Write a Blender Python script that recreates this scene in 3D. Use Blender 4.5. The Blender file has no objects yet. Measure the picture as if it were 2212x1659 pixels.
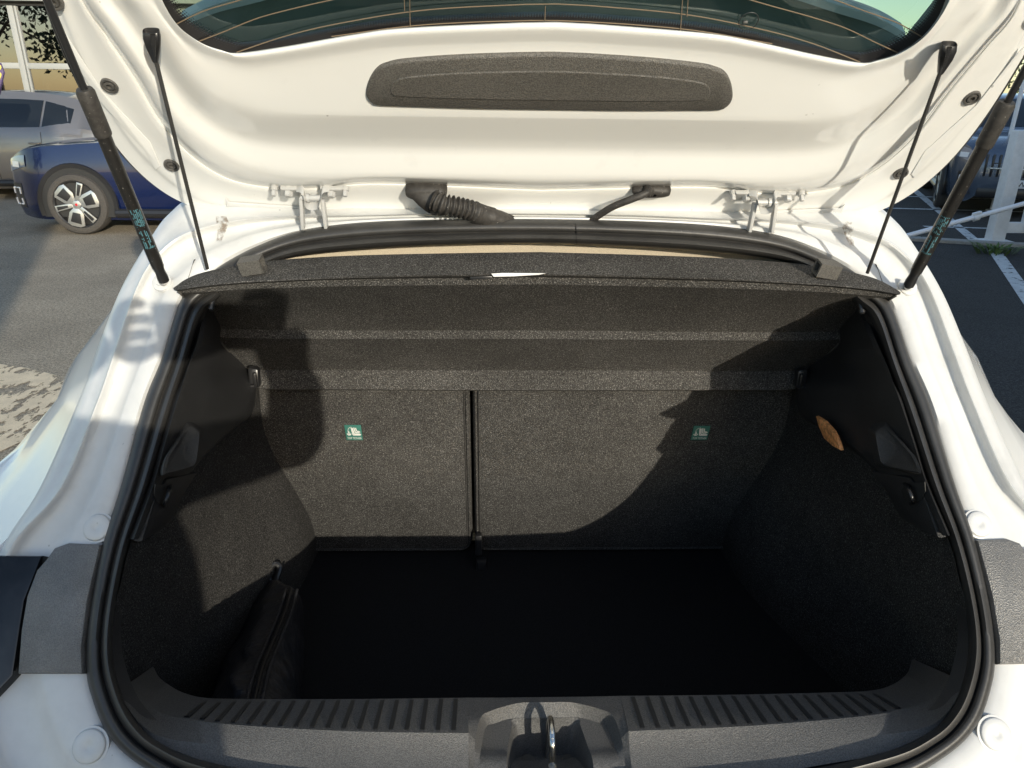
import bpy, bmesh, math, random
import numpy as np
from mathutils import Vector, Matrix

# ------------------------------------------------------------------ camera
scene = bpy.context.scene
F_PX, CX, CY = 1580.0, 1106.0, 829.5          # focal length and centre for a 2212 x 1659 frame
CAM = np.array([-0.072, 0.0, 1.52])
PITCH, YAW, ROLL = math.radians(21.5), math.radians(-1.9), math.radians(0.8)
FW = np.array([-math.sin(YAW)*math.cos(PITCH), math.cos(YAW)*math.cos(PITCH), -math.sin(PITCH)])
_r0 = np.array([math.cos(YAW), math.sin(YAW), 0.0]); _u0 = np.cross(_r0, FW)
RT = _r0*math.cos(ROLL)+_u0*math.sin(ROLL); UP = _u0*math.cos(ROLL)-_r0*math.sin(ROLL)
cam_data = bpy.data.cameras.new("camera")
cam = bpy.data.objects.new("camera", cam_data)
scene.collection.objects.link(cam)
cam.matrix_world = Matrix(((RT[0], UP[0], -FW[0], CAM[0]), (RT[1], UP[1], -FW[1], CAM[1]),
                           (RT[2], UP[2], -FW[2], CAM[2]), (0, 0, 0, 1)))
cam_data.sensor_width = 36.0
cam_data.lens = 36.0*F_PX/2212.0
cam_data.clip_start = 0.02
cam_data.clip_end = 2000.0
scene.camera = cam
scene.render.resolution_x, scene.render.resolution_y = 1024, 768

# ------------------------------------------------------------------ light
SUN_AZ, SUN_EL = math.radians(24.5), math.radians(14.0)      # sun stands behind and to the right
LDIR = np.array([-math.sin(SUN_AZ)*math.cos(SUN_EL), math.cos(SUN_AZ)*math.cos(SUN_EL), -math.sin(SUN_EL)])
world = bpy.data.worlds.new("World"); scene.world = world; world.use_nodes = True
wn = world.node_tree.nodes; wl = world.node_tree.links
bg = wn["Background"]
sky = wn.new("ShaderNodeTexSky"); sky.sky_type = 'NISHITA'; sky.sun_disc = False
sky.sun_elevation = SUN_EL
sky.sun_rotation = math.pi - SUN_AZ          # sun towards (+sin az, -cos az)
sky.air_density = 1.0; sky.dust_density = 0.7; sky.ozone_density = 1.0
wl.new(sky.outputs[0], bg.inputs[0]); bg.inputs[1].default_value = 0.15
sun_data = bpy.data.lights.new("sun", 'SUN'); sun_data.energy = 2.6; sun_data.angle = math.radians(0.53)
sun_data.color = (1.0, 0.925, 0.77)
sun = bpy.data.objects.new("sun", sun_data); scene.collection.objects.link(sun)
sun.rotation_euler = Vector(LDIR).to_track_quat('-Z', 'Y').to_euler()
sun.location = (6, -14, 5)
vs = scene.view_settings
vs.view_transform = 'Standard'; vs.look = 'None'; vs.exposure = 0.82; vs.gamma = 1.0; vs.use_curve_mapping = False

# ------------------------------------------------------------------ helpers: geometry
def ray(u, v): return FW + RT*(u-CX)/F_PX - UP*(v-CY)/F_PX
def at_plane(u, v, p0, n):
    d = ray(u, v); return CAM + d*((np.dot(p0-CAM, n))/np.dot(d, n))
def at_d(u, v, D): d = ray(u, v); return CAM + d*(D/d[1])
def at_z(u, v, z=0.0): d = ray(u, v); return CAM + d*((z-CAM[2])/d[2])
def nrm(a): a = np.asarray(a, float); return a/np.linalg.norm(a)
AP_N = nrm((0, -1, .85)); AP_P = np.array([0, .62, .81])          # plane of the boot opening
TG_N = np.array([0, -.766, -.643]); TG_P = np.array([0, 1.12, 1.352])   # plane of the raised tailgate
SD_N = nrm((1, -.043, -.15)); SD_P = np.array([-.503, .829, 1.055])     # left inner side of the boot
SB_N = nrm((0, -1, -.32)); SB_P = np.array([0, 1.38, .60])              # seat backs
def ap(u, v, h=0.0): return at_plane(u, v, AP_P+AP_N*h, AP_N)
def tg(u, v, h=0.0): return at_plane(u, v, TG_P+TG_N*h, TG_N)
def sd(u, v, h=0.0): return at_plane(u, v, SD_P+SD_N*h, SD_N)
def sb(u, v, h=0.0): return at_plane(u, v, SB_P+SB_N*h, SB_N)
def mir(p): return np.array([-p[0], p[1], p[2]])

def crom(pts, n):
    """Catmull-Rom through pts, n points per span."""
    P = [np.asarray(p, float) for p in pts]; out = []
    for i in range(len(P)-1):
        p0 = P[i-1] if i > 0 else 2*P[0]-P[1]
        p1, p2 = P[i], P[i+1]
        p3 = P[i+2] if i+2 < len(P) else 2*P[-1]-P[-2]
        for k in range(n):
            t = k/n
            out.append(.5*((2*p1)+(p2-p0)*t+(2*p0-5*p1+4*p2-p3)*t*t+(3*p1-p0-3*p2+p3)*t**3))
    out.append(P[-1]); return out
def resample(pts, n):
    P = np.array(pts); s = np.concatenate([[0], np.cumsum(np.linalg.norm(np.diff(P, axis=0), axis=1))])
    q = np.linspace(0, s[-1], n)
    return [np.array([np.interp(t, s, P[:, k]) for k in range(P.shape[1])]) for t in q]
def full(half):
    """left half, running to the centre line, completed by its mirror image"""
    h = [np.array(p) for p in half]; h[-1][0] = 0.0
    return h + [mir(p) for p in reversed(h[:-1])]

col = scene.collection
MATS = {}
class MB:
    def __init__(s): s.v = []; s.f = []; s.uv = None
    def add(s, verts, faces):
        b = len(s.v); s.v += [tuple(map(float, p)) for p in verts]; s.f += [tuple(i+b for i in f) for f in faces]; return b
    def grid(s, rows, cu=False, cv=False):
        n, m = len(rows), len(rows[0]); f = []
        for i in range(n if cu else n-1):
            for j in range(m if cv else m-1):
                a, b = i*m+j, i*m+(j+1) % m; i2 = (i+1) % n
                f.append((a, b, i2*m+(j+1) % m, i2*m+j))
        s.add([p for r in rows for p in r], f)
    def box(s, c, size, ex=(1, 0, 0), ey=(0, 1, 0), ez=(0, 0, 1), bev=0.0):
        c = np.array(c, float); ex, ey, ez = map(nrm, (ex, ey, ez)); a, b, d = [k/2 for k in size]
        bev = min(bev, a*.9, b*.9, d*.9)
        if bev <= 0:
            V = [c+ex*a*i+ey*b*j+ez*d*k for i in (-1, 1) for j in (-1, 1) for k in (-1, 1)]
            s.add(V, [(0, 1, 3, 2), (4, 6, 7, 5), (0, 4, 5, 1), (2, 3, 7, 6), (0, 2, 6, 4), (1, 5, 7, 3)]); return
        bm = bmesh.new(); bmesh.ops.create_cube(bm, size=1.0)
        for q in bm.verts: q.co = Vector((q.co.x*2*a, q.co.y*2*b, q.co.z*2*d))
        bmesh.ops.bevel(bm, geom=bm.edges[:], offset=bev, segments=2, affect='EDGES', profile=.5)
        bm.verts.index_update()
        V = [c+ex*q.co.x+ey*q.co.y+ez*q.co.z for q in bm.verts]
        s.add(V, [tuple(q.index for q in f.verts) for f in bm.faces]); bm.free()
    def tube(s, pts, r, seg=12, cap=True):
        P = [np.asarray(p, float) for p in pts]; n = len(P); R = r if hasattr(r, '__len__') else [r]*n
        t0 = nrm(P[1]-P[0]); a = np.cross(t0, (0, 0, 1));
        if np.linalg.norm(a) < 1e-3: a = np.cross(t0, (1, 0, 0))
        a = nrm(a); rows = []
        for i in range(n):
            t = nrm(P[min(i+1, n-1)]-P[max(i-1, 0)]); a = nrm(a-t*np.dot(a, t)); b = np.cross(t, a)
            rows.append([P[i]+(a*math.cos(k*2*math.pi/seg)+b*math.sin(k*2*math.pi/seg))*R[i] for k in range(seg)])
        base = len(s.v); s.grid(rows, cv=True)
        if cap:
            s.f.append(tuple(base+k for k in range(seg))[::-1]); s.f.append(tuple(base+(n-1)*seg+k for k in range(seg)))
    def lathe(s, c, axis, prof, seg=24):
        """prof: list of (radius, height along axis)"""
        c = np.asarray(c, float); axis = nrm(axis); a = np.cross(axis, (0, 0, 1))
        if np.linalg.norm(a) < 1e-3: a = np.cross(axis, (1, 0, 0))
        a = nrm(a); b = np.cross(axis, a)
        rows = [[c+axis*h+(a*math.cos(k*2*math.pi/seg)+b*math.sin(k*2*math.pi/seg))*max(r, 1e-5) for k in range(seg)] for r, h in prof]
        s.grid(rows, cv=True)
    def plate(s, outline, n, thick, bev=0.0, back=True):
        """closed planar outline extruded by thick along n, top edge bevelled"""
        O = [np.asarray(p, float) for p in outline]; n = nrm(n); m = len(O)
        ins = offset_poly(O, n, bev) if bev > 0 else O
        rows = [O, [p+n*(thick-bev) for p in O], [p+n*(thick-bev*.3) for p in offset_poly(O, n, bev*.3)] if bev > 0 else [p+n*thick for p in O], [p+n*thick for p in ins]]
        b = len(s.v); s.grid(rows, cv=True)
        s.f.append(tuple(b+3*m+k for k in range(m)))
        if back: s.f.append(tuple(b+k for k in range(m))[::-1])
    def build(s, name, mat, parent=None, smooth=True, ang=35, recalc=True, subd=0):
        me = bpy.data.meshes.new(name); me.from_pydata(s.v, [], s.f); me.validate()
        bm = bmesh.new(); bm.from_mesh(me)
        bmesh.ops.remove_doubles(bm, verts=bm.verts, dist=1e-6)
        if recalc: bmesh.ops.recalc_face_normals(bm, faces=bm.faces)
        bm.to_mesh(me); bm.free()
        if smooth:
            me.shade_smooth()
            if ang < 180:
                bm = bmesh.new(); bm.from_mesh(me); lim = math.radians(ang)
                for e in bm.edges:
                    if len(e.link_faces) == 2 and e.calc_face_angle(0) > lim: e.smooth = False
                bm.to_mesh(me); bm.free()
        o = bpy.data.objects.new(name, me); col.objects.link(o)
        me.materials.append(MATS[mat] if isinstance(mat, str) else mat)
        if parent is not None: attach(o, parent)
        if subd:
            md = o.modifiers.new("subd", 'SUBSURF'); md.levels = subd; md.render_levels = subd
        return o
WORLD_LOC = {}
def attach(o, parent):
    o.parent = parent
    o.matrix_parent_inverse = world_matrix(parent).inverted()
def world_matrix(o):
    m = Matrix.LocRotScale(o.location, o.rotation_euler, o.scale)
    return world_matrix(o.parent) @ o.matrix_parent_inverse @ m if o.parent else m
def offset_poly(O, n, d):
    m = len(O); out = []
    area = sum(np.dot(np.cross(O[i]-O[0], O[(i+1) % m]-O[0]), n) for i in range(m)); sg = 1 if area > 0 else -1
    for i in range(m):
        e1 = nrm(O[i]-O[i-1]+1e-12); e2 = nrm(O[(i+1) % m]-O[i]+1e-12)
        n1 = np.cross(n, e1)*sg; n2 = np.cross(n, e2)*sg; k = n1+n2
        out.append(O[i]+k*(d/max(.35, 1+np.dot(n1, n2))))
    return out
def empty(name, loc, label, cat, group=None):
    o = bpy.data.objects.new(name, None); col.objects.link(o); o.location = loc; o.empty_display_size = .2
    tag(o, label, cat, group); return o
def tag(o, label, cat, group=None):
    o["label"] = label; o["category"] = cat
    if group: o["group"] = group
    return o
def struct(o): o["kind"] = "structure"; return o
def text_geo(txt, size):
    """flat outline mesh of a word: verts (x, y), faces; left aligned on the base line"""
    cu = bpy.data.curves.new("t", 'FONT'); cu.body = txt; cu.size = size; cu.resolution_u = 2
    ob = bpy.data.objects.new("t", cu); col.objects.link(ob)
    dg = bpy.context.evaluated_depsgraph_get(); me = ob.evaluated_get(dg).to_mesh()
    V = [(q.co.x, q.co.y) for q in me.vertices]; Fc = [tuple(p.vertices) for p in me.polygons]
    ob.evaluated_get(dg).to_mesh_clear(); bpy.data.objects.remove(ob); bpy.data.curves.remove(cu)
    return V, Fc

# ------------------------------------------------------------------ helpers: materials
def mat(name, base, rough=.5, metal=0.0, coat=0.0, spec=.5, noise=None, bump=None, sheen=0.0, emis=None, ior=1.5):
    """noise: list of (scale, dark colour factor, light factor, detail); bump: list of (scale, distance, kind)"""
    m = bpy.data.materials.new(name); m.use_nodes = True; nt = m.node_tree; N = nt.nodes; L = nt.links
    b = N["Principled BSDF"]
    b.inputs["Base Color"].default_value = (*base, 1); b.inputs["Roughness"].default_value = rough
    b.inputs["Metallic"].default_value = metal; b.inputs["Coat Weight"].default_value = coat
    b.inputs["Coat Roughness"].default_value = .04
    b.inputs["Specular IOR Level"].default_value = spec; b.inputs["IOR"].default_value = ior
    b.inputs["Sheen Weight"].default_value = sheen
    tc = N.new("ShaderNodeTexCoord"); co = tc.outputs["Object"]
    if noise:
        cur = None
        for sc, lo, hi, det, c0, c1 in noise:
            nz = N.new("ShaderNodeTexNoise"); nz.inputs["Scale"].default_value = sc; nz.inputs["Detail"].default_value = det
            nz.inputs["Roughness"].default_value = .6
            L.new(co, nz.inputs["Vector"])
            rp = N.new("ShaderNodeMapRange"); rp.inputs[1].default_value = c0; rp.inputs[2].default_value = c1
            rp.inputs[3].default_value = lo; rp.inputs[4].default_value = hi
            L.new(nz.outputs[0], rp.inputs[0])
            if cur is None: cur = rp.outputs[0]
            else:
                mu = N.new("ShaderNodeMath"); mu.operation = 'MULTIPLY'; L.new(cur, mu.inputs[0]); L.new(rp.outputs[0], mu.inputs[1]); cur = mu.outputs[0]
        vm = N.new("ShaderNodeVectorMath"); vm.operation = 'SCALE'; vm.inputs[0].default_value = base
        L.new(cur, vm.inputs["Scale"]); L.new(vm.outputs[0], b.inputs["Base Color"])
    if bump:
        prev = None
        for sc, dist, kind in bump:
            if kind == 'voronoi':
                t = N.new("ShaderNodeTexVoronoi"); t.feature = 'F1'; out = t.outputs["Distance"]
            else:
                t = N.new("ShaderNodeTexNoise"); t.inputs["Detail"].default_value = 3; out = t.outputs[0]
            t.inputs["Scale"].default_value = sc; L.new(co, t.inputs["Vector"])
            bp = N.new("ShaderNodeBump"); bp.inputs["Distance"].default_value = dist; bp.inputs["Strength"].default_value = 1
            L.new(out, bp.inputs["Height"])
            if prev is not None: L.new(prev, bp.inputs["Normal"])
            prev = bp.outputs[0]
        L.new(prev, b.inputs["Normal"])
    if emis: b.inputs["Emission Color"].default_value = (*emis[0], 1); b.inputs["Emission Strength"].default_value = emis[1]
    MATS[name] = m
    return m

mat("white_paint", (.80, .80, .78), .26, coat=.8, noise=[(3, .97, 1.0, 4, .3, .7), (90, .6, 1, 1, .16, .20), (22, .96, 1, 6, .28, .40)], bump=[(6, .00015, 'noise')])
mat("white_primer", (.63, .635, .63), .42, coat=.15, noise=[(4, .92, 1, 4, .3, .65), (35, .95, 1, 4, .35, .6), (120, .55, 1, 1, .17, .21), (14, .90, 1, 7, .30, .44)], bump=[(90, .0001, 'noise'), (4, .0005, 'noise')])
mat("white_hinge", (.44, .44, .43), .4, coat=.2)
mat("rubber", (.034, .033, .032), .42, spec=.5, noise=[(25, .8, 1.2, 4, .3, .7)], bump=[(120, .0002, 'noise')])
mat("black_plastic", (.022, .022, .023), .45, spec=.45, noise=[(12, .85, 1.15, 4, .3, .7)], bump=[(900, .0003, 'voronoi')])
mat("grain_plastic", (.085, .080, .072), .5, spec=.5, noise=[(9, .92, 1.08, 3, .3, .7), (640, .75, 1.3, 0, .35, .65)], bump=[(820, .0005, 'voronoi')])
mat("sill_smooth", (.030, .030, .030), .36, noise=[(14, .9, 1.1, 4, .3, .7)])
mat("sill_plastic", (.076, .075, .074), .42, spec=.55, noise=[(9, .9, 1.1, 3, .3, .7), (620, .8, 1.3, 0, .35, .65)], bump=[(900, .0005, 'voronoi')])
mat("ledge_plastic", (.030, .030, .031), .5, noise=[(620, .8, 1.3, 0, .35, .65)], bump=[(900, .0005, 'voronoi')])
mat("smooth_plastic", (.018, .018, .019), .3, spec=.5)
mat("lamp_plastic", (.115, .113, .110), .42, spec=.8, noise=[(20, .85, 1.3, 6, .35, .75), (720, .82, 1.22, 0, .35, .7)], bump=[(700, .0006, 'voronoi')])
mat("recess_black", (.006, .006, .007), .12, spec=.5, noise=[(60, .6, 2.2, 6, .45, .8)])
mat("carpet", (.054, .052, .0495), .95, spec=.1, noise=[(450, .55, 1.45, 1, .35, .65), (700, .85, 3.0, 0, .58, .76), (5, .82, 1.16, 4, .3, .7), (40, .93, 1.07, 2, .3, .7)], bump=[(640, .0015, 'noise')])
mat("carpet_shaded", (.035, .0335, .032), .95, spec=.1, noise=[(450, .55, 1.45, 1, .35, .65), (700, .85, 3.0, 0, .58, .76), (5, .82, 1.16, 4, .3, .7), (40, .93, 1.07, 2, .3, .7)], bump=[(640, .0015, 'noise')])  # same carpet as the seats, with side wall shade put into the colour
mat("shelf_felt", (.062, .0595, .0565), .95, spec=.1, noise=[(480, .55, 1.45, 1, .35, .65), (740, .85, 2.8, 0, .58, .76), (6, .82, 1.16, 4, .3, .7)], bump=[(640, .0015, 'noise')])
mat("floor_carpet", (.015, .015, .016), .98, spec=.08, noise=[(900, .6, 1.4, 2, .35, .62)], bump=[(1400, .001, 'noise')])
mat("headliner", (.72, .62, .47), .9, spec=.1, noise=[(700, .88, 1.08, 2, .35, .65)], bump=[(1200, .0006, 'noise')])
mat("strut_metal", (.016, .015, .014), .33, spec=.6, noise=[(30, .8, 1.3, 4, .35, .7), (420, 1, 14, 1, .70, .76)])
mat("strut_sleeve", (.04, .037, .034), .55, spec=.4, noise=[(160, .8, 1.5, 5, .4, .75), (420, 1, 8, 1, .72, .78)])
mat("chrome", (.62, .62, .60), .22, metal=1.0)
mat("steel", (.25, .25, .24), .35, metal=1.0, noise=[(80, .7, 1.2, 4, .35, .7)])
mat("cyan_ink", (.10, .26, .31), .6)
mat("label_green", (.04, .16, .13), .6)
mat("label_white", (.72, .72, .68), .6)
mat("copper_line", (.17, .125, .08), .5)
mat("frit_ink", (.015, .018, .016), .5)
mat("dirt", (.12, .075, .035), .9)
mat("clear_film", (.8, .8, .8), .12, spec=.6)
mat("amber_lens", (.85, .36, .13), .3, spec=.5, noise=[(160, .6, 1.3, 2, .35, .65)])
mat("bag_fabric", (.021, .021, .024), .48, spec=.4, noise=[(500, .8, 1.2, 2, .35, .65)], bump=[(1500, .0003, 'noise'), (22, .016, 'noise')])
mat("zip", (.010, .010, .011), .35)
mat("bezel", (.09, .085, .078), .45, noise=[(90, .6, 1.3, 5, .35, .7)])
mat("person_skin", (.5, .32, .24), .5); mat("cloth_dark", (.03, .035, .05), .9); mat("cloth_blue", (.05, .07, .13), .9); mat("shoe", (.02, .02, .02), .6)
mat("hair", (.03, .02, .015), .7); mat("phone_black", (.01, .01, .012), .2)

def asphalt(name, base, warm):
    m = mat(name, base, .92, spec=.25, noise=[(60, .68, 1.34, 2, .35, .65), (170, .6, 1.5, 1, .35, .68), (1.2, .82, 1.12, 5, .3, .7), (8, .92, 1.06, 4, .3, .7)],
            bump=[(240, .004, 'noise'), (700, .002, 'noise')])
    return m
asphalt("asphalt", (.32, .272, .205), 1)
asphalt("asphalt_shaded", (.042, .041, .040), 1)  # right-hand asphalt, its shade put into a darker colour

def worn_paint(name, base, lo, hi, sc=(14, 14, 1)):
    m = mat(name, base, .8, spec=.25, noise=[(300, .75, 1.15, 3, .3, .7), (10, .85, 1.08, 4, .3, .7)])
    nt = m.node_tree; N = nt.nodes; L = nt.links; b = N["Principled BSDF"]
    tc = N.new("ShaderNodeTexCoord"); mp = N.new("ShaderNodeMapping"); mp.inputs["Scale"].default_value = sc
    L.new(tc.outputs["Object"], mp.inputs[0])
    nz = N.new("ShaderNodeTexNoise"); nz.inputs["Scale"].default_value = 1.0; nz.inputs["Detail"].default_value = 7; nz.inputs["Roughness"].default_value = .68
    L.new(mp.outputs[0], nz.inputs["Vector"])
    rp = N.new("ShaderNodeMapRange"); rp.inputs[1].default_value = lo; rp.inputs[2].default_value = hi; L.new(nz.outputs[0], rp.inputs[0])
    L.new(rp.outputs[0], b.inputs["Alpha"])
    return m
worn_paint("worn_cream_paint", (.74, .60, .41), .46, .475, (15, 6, 1))
worn_paint("worn_white_paint", (.55, .56, .56), .36, .44, (12, 12, 1))

def car_paint(name, base, rough=.25, metal=.35): return mat(name, base, rough, metal=metal, coat=1.0, spec=.5, bump=[(2.0, .0015, 'noise')])
car_paint("blue_paint", (.004, .011, .055), .2, .1); car_paint("silver_paint", (.24, .23, .225), .28, .6); car_paint("slate_paint", (.08, .105, .15)); car_paint("mustard_paint", (.42, .28, .05), .3, .2)
mat("car_glass", (.012, .015, .018), .04, spec=.6, coat=.3); mat("tyre", (.055, .05, .045), .8, noise=[(60, .8, 1.2, 4, .3, .7)], bump=[(200, .001, 'noise')])
mat("alloy", (.62, .62, .60), .3, metal=.8); mat("rim_dark", (.02, .02, .021), .4); mat("arch_black", (.02, .02, .022), .3)
mat("lamp_white", (.8, .82, .85), .15, spec=.6); mat("lamp_clear", (.15, .2, .28), .06, spec=.8, coat=1); mat("red_badge", (.55, .02, .03), .4)
mat("plate_white", (.75, .75, .75), .5); mat("ink_black", (.02, .02, .02), .6)
mat("gate_white", (.70, .71, .72), .5, noise=[(14, .88, 1.02, 5, .3, .65)]); mat("pole_white", (.74, .75, .78), .4)
mat("concrete", (.28, .27, .25), .9, noise=[(30, .8, 1.15, 5, .3, .7)], bump=[(80, .003, 'noise')])
mat("wall_tan", (.33, .315, .28), .9, noise=[(3, .9, 1.05, 4, .3, .7)]); mat("alu_frame", (.33, .34, .33), .5)
mat("pane_glass", (.05, .05, .045), .03, spec=.8, coat=.6); mat("room_dark", (.10, .09, .072), .9, noise=[(2, .7, 1.2, 3, .3, .7)]); mat("box_blue", (.08, .15, .26), .6); mat("box_print", (.42, .46, .5), .6)
mat("sign_purple", (.10, .07, .16), .4); mat("sign_yellow", (.75, .62, .12), .4)
mat("bark", (.09, .07, .05), .9, bump=[(20, .02, 'noise')])
mat("leaf", (.045, .075, .018), .7, noise=[(1.5, .6, 1.5, 3, .3, .7)]); mat("leaf_dark", (.02, .032, .012), .7, noise=[(1.5, .6, 1.5, 3, .3, .7)])
mat("weed", (.07, .12, .025), .7)

# ================================================================== the white car
car = empty("white_hatchback", (0, 2.3, 0), "white hatchback with its tailgate raised over a black carpeted boot", "car")
def closed_loop(half, n=6):
    """closed loop from a left half whose first and last points lie on the centre line"""
    H = [np.array(p, float) for p in half]; H[0][0] = 0; H[-1][0] = 0
    Lp = H+[mir(p) for p in reversed(H[1:-1])]; m = len(Lp); out = []
    for i in range(m):
        p0, p1, p2, p3 = Lp[i-1], Lp[i], Lp[(i+1) % m], Lp[(i+2) % m]
        for k in range(n):
            t = k/n
            out.append(.5*((2*p1)+(p2-p0)*t+(2*p0-5*p1+4*p2-p3)*t*t+(3*p1-p0-3*p2+p3)*t**3))
    return out
S_OUT = [(1170,474),(950,475),(780,482),(650,500),(560,530),(480,572),(432,612),(391,649),(350,774),(312,870),(263,1047),(222,1178),(194,1327),(187,1431),(197,1500),(236,1590),(312,1658),(450,1720),(700,1765),(1170,1790)]
S_IN = [(1170,525),(950,529),(780,538),(650,552),(580,572),(520,604),(472,644),(433,684),(402,784),(367,895),(322,1047),(277,1178),(249,1310),(243,1414),(263,1500),(295,1559),(346,1604),(450,1645),(700,1686),(1170,1710)]
F2 = [(1170,462),(940,462),(760,466),(620,468),(500,478),(400,505),(340,550),(296,620),(243,774),(208,874),(132,1052),(26,1176),(-40,1330),(-60,1450),(-40,1560),(0,1680),(120,1800),(350,1850),(650,1870),(1170,1880)]
F3 = [(1170,448),(940,448),(740,446),(590,440),(430,425),(365,462),(318,525),(262,622),(215,740),(172,860),(87,1052),(17,1161),(-70,1330),(-100,1450),(-80,1590),(-40,1720),(80,1860),(330,1920),(640,1940),(1170,1950)]
lerp = lambda a, b, t: (a[0]+(b[0]-a[0])*t, a[1]+(b[1]-a[1])*t)

# --- painted frame round the opening
mb = MB(); rows = []
for t, h in ((-.10, -.012), (0.0, -.004), (.08, .001), (.36, .002), (.42, -.001), (.50, -.009), (.62, -.0105), (.80, -.0105), (.90, -.005), (.95, .002), (1.0, .004)):
    rows.append(closed_loop([ap(*lerp(a, b, t), h) for a, b in zip(S_OUT, F2)]))
for t, h in ((.06, .001), (.12, -.004), (.5, -.008), (.85, -.014), (1.0, -.03)):
    rows.append(closed_loop([ap(*lerp(a, b, t), h) for a, b in zip(F2, F3)]))
mb.grid(rows, cv=True)
frame = mb.build("opening_frame", "white_primer", car, ang=60)

# --- rubber seal
mb = MB(); rows = []
for t, h in ((-.02, -.008), (0.0, .004), (.06, .010), (.18, .014), (.34, .0145), (.46, .011), (.52, .003), (.545, .003), (.60, .010), (.70, .0155), (.80, .016), (.90, .011), (.97, .002), (1.0, -.014), (1.0, -.03)):
    rows.append(closed_loop([ap(*lerp(a, b, t), h) for a, b in zip(S_OUT, S_IN)], 8))
mb.grid(rows, cv=True)
seal = mb.build("boot_seal", "rubber", car, ang=70)
# joint where the two ends of the seal meet
mb = MB()
jt = [ap(*lerp((1243,475), (1246,527), t), h+.0006) for t, h in ((0, .004), (.06, .010), (.18, .014), (.34, .0145), (.46, .011), (.52, .003), (.6, .010), (.7, .0155), (.8, .016), (.9, .011), (1, .0))]
mb.grid([[p-np.array([.0008, 0, 0]) for p in jt], [p+np.array([.0008, 0, 0]) for p in jt]])
mb.build("seal_joint", "smooth_plastic", seal)

# --- dark reveal just inside the seal
mb = MB(); inner = closed_loop([ap(*p, -.012) for p in S_IN], 4)
mb.grid([inner, [p+np.array([0, .010, 0]) for p in inner], [p+np.array([0, .022, 0]) for p in inner]], cv=True)
mb.build("opening_reveal", "black_plastic", car)

# --- body shell behind the frame: roof, flanks
f3 = [ap(*p, -.03) for p in F3]; f3[0][0] = 0
def shell_row(dy, xs, dz, xmax=None): 
    r = []
    for i in range(14):
        p = f3[i].copy(); w = min(1, max(0, (i-3)/6))
        p = np.array([p[0]*(1+(xs-1)*w), p[1]+dy, p[2]+dz*(1-w*.6)]); r.append(p)
    return r
q = {8: (178,835), 9: (158,880), 10: (84,945), 11: (0,1022), 12: (-90,1150), 13: (-140,1350)}
r1 = shell_row(.20, 1.04, .022)
for i, (u, v) in q.items(): r1[i] = at_d(u, v, f3[i][1]+.20)
r05 = [(a+b)/2 for a, b in zip(f3, r1)]
for i in range(8, 14): r05[i] = r05[i]+np.array([-.022, .0, .012])
def side_row(y, hw_roof, roof, belt, hw):
    P = [(0, roof), (.25*hw_roof, roof), (.5*hw_roof, roof-.004), (.75*hw_roof, roof-.015), (.9*hw_roof, roof-.035), (hw_roof, roof-.08), (hw_roof+.04, roof-.15), (hw_roof+.09, roof-.25), (hw_roof+.13, belt+.07), (hw-.06, belt), (hw-.02, belt-.08), (hw, belt-.2), (hw, belt-.4), (hw-.03, .3)]
    return [np.array([-x, y, z]) for x, z in P]
f3s = [p*np.array([.992, 1, 1])+np.array([0, .001, 0]) for p in f3[:14]]
rows = [f3s, r05, r1, side_row(1.7, .58, 1.43, .93, .88), side_row(2.4, .60, 1.45, .93, .88), side_row(2.9, .58, 1.40, .92, .88), side_row(3.5, .5, 1.08, .90, .86), side_row(4.1, .42, .92, .80, .82), side_row(4.45, .35, .66, .60, .74)]
def full_r(r): r = [np.array(p) for p in r]; r[0][0] = 0; return [mir(p) for p in reversed(r[1:])]+r
rows = [list(r) for r in rows]
for i, r in enumerate(rows):
    p = r[13]; r += [p+np.array([-.03, .03, -.28]), p+np.array([.02, .07, -.52])] if i < 3 else [p+np.array([.015, 0, -.03]), p+np.array([.06, 0, -.06])]
cols = list(zip(*rows)); cols = [crom(c, 4) for c in cols]; rows = [list(r) for r in zip(*cols)]
mb = MB(); mb.grid([full_r(r) for r in rows])
mb.build("body_shell", "white_paint", car, ang=50)
# bumper below the frame
mb = MB(); B = [f3[i] for i in range(11, 20)]; B[-1][0] = 0
rows = [[p.copy() for p in B]]
for dx, dy, dz in ((1.03, -.05, -.03), (1.06, -.09, -.10), (1.08, -.11, -.22), (1.06, -.08, -.36), (1.0, -.02, -.44)):
    rows.append([np.array([p[0]*dx, p[1]+dy*(1-.35*(1-i/8)), p[2]+dz*(.7+.3*i/8)]) for i, p in enumerate(B)])
mb.grid([[mir(p) for p in reversed(r[:-1])][::-1][::-1] and (r+[mir(p) for p in reversed(r[:-1])]) for r in rows])
mb.build("rear_bumper", "white_paint", car, ang=50)

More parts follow.
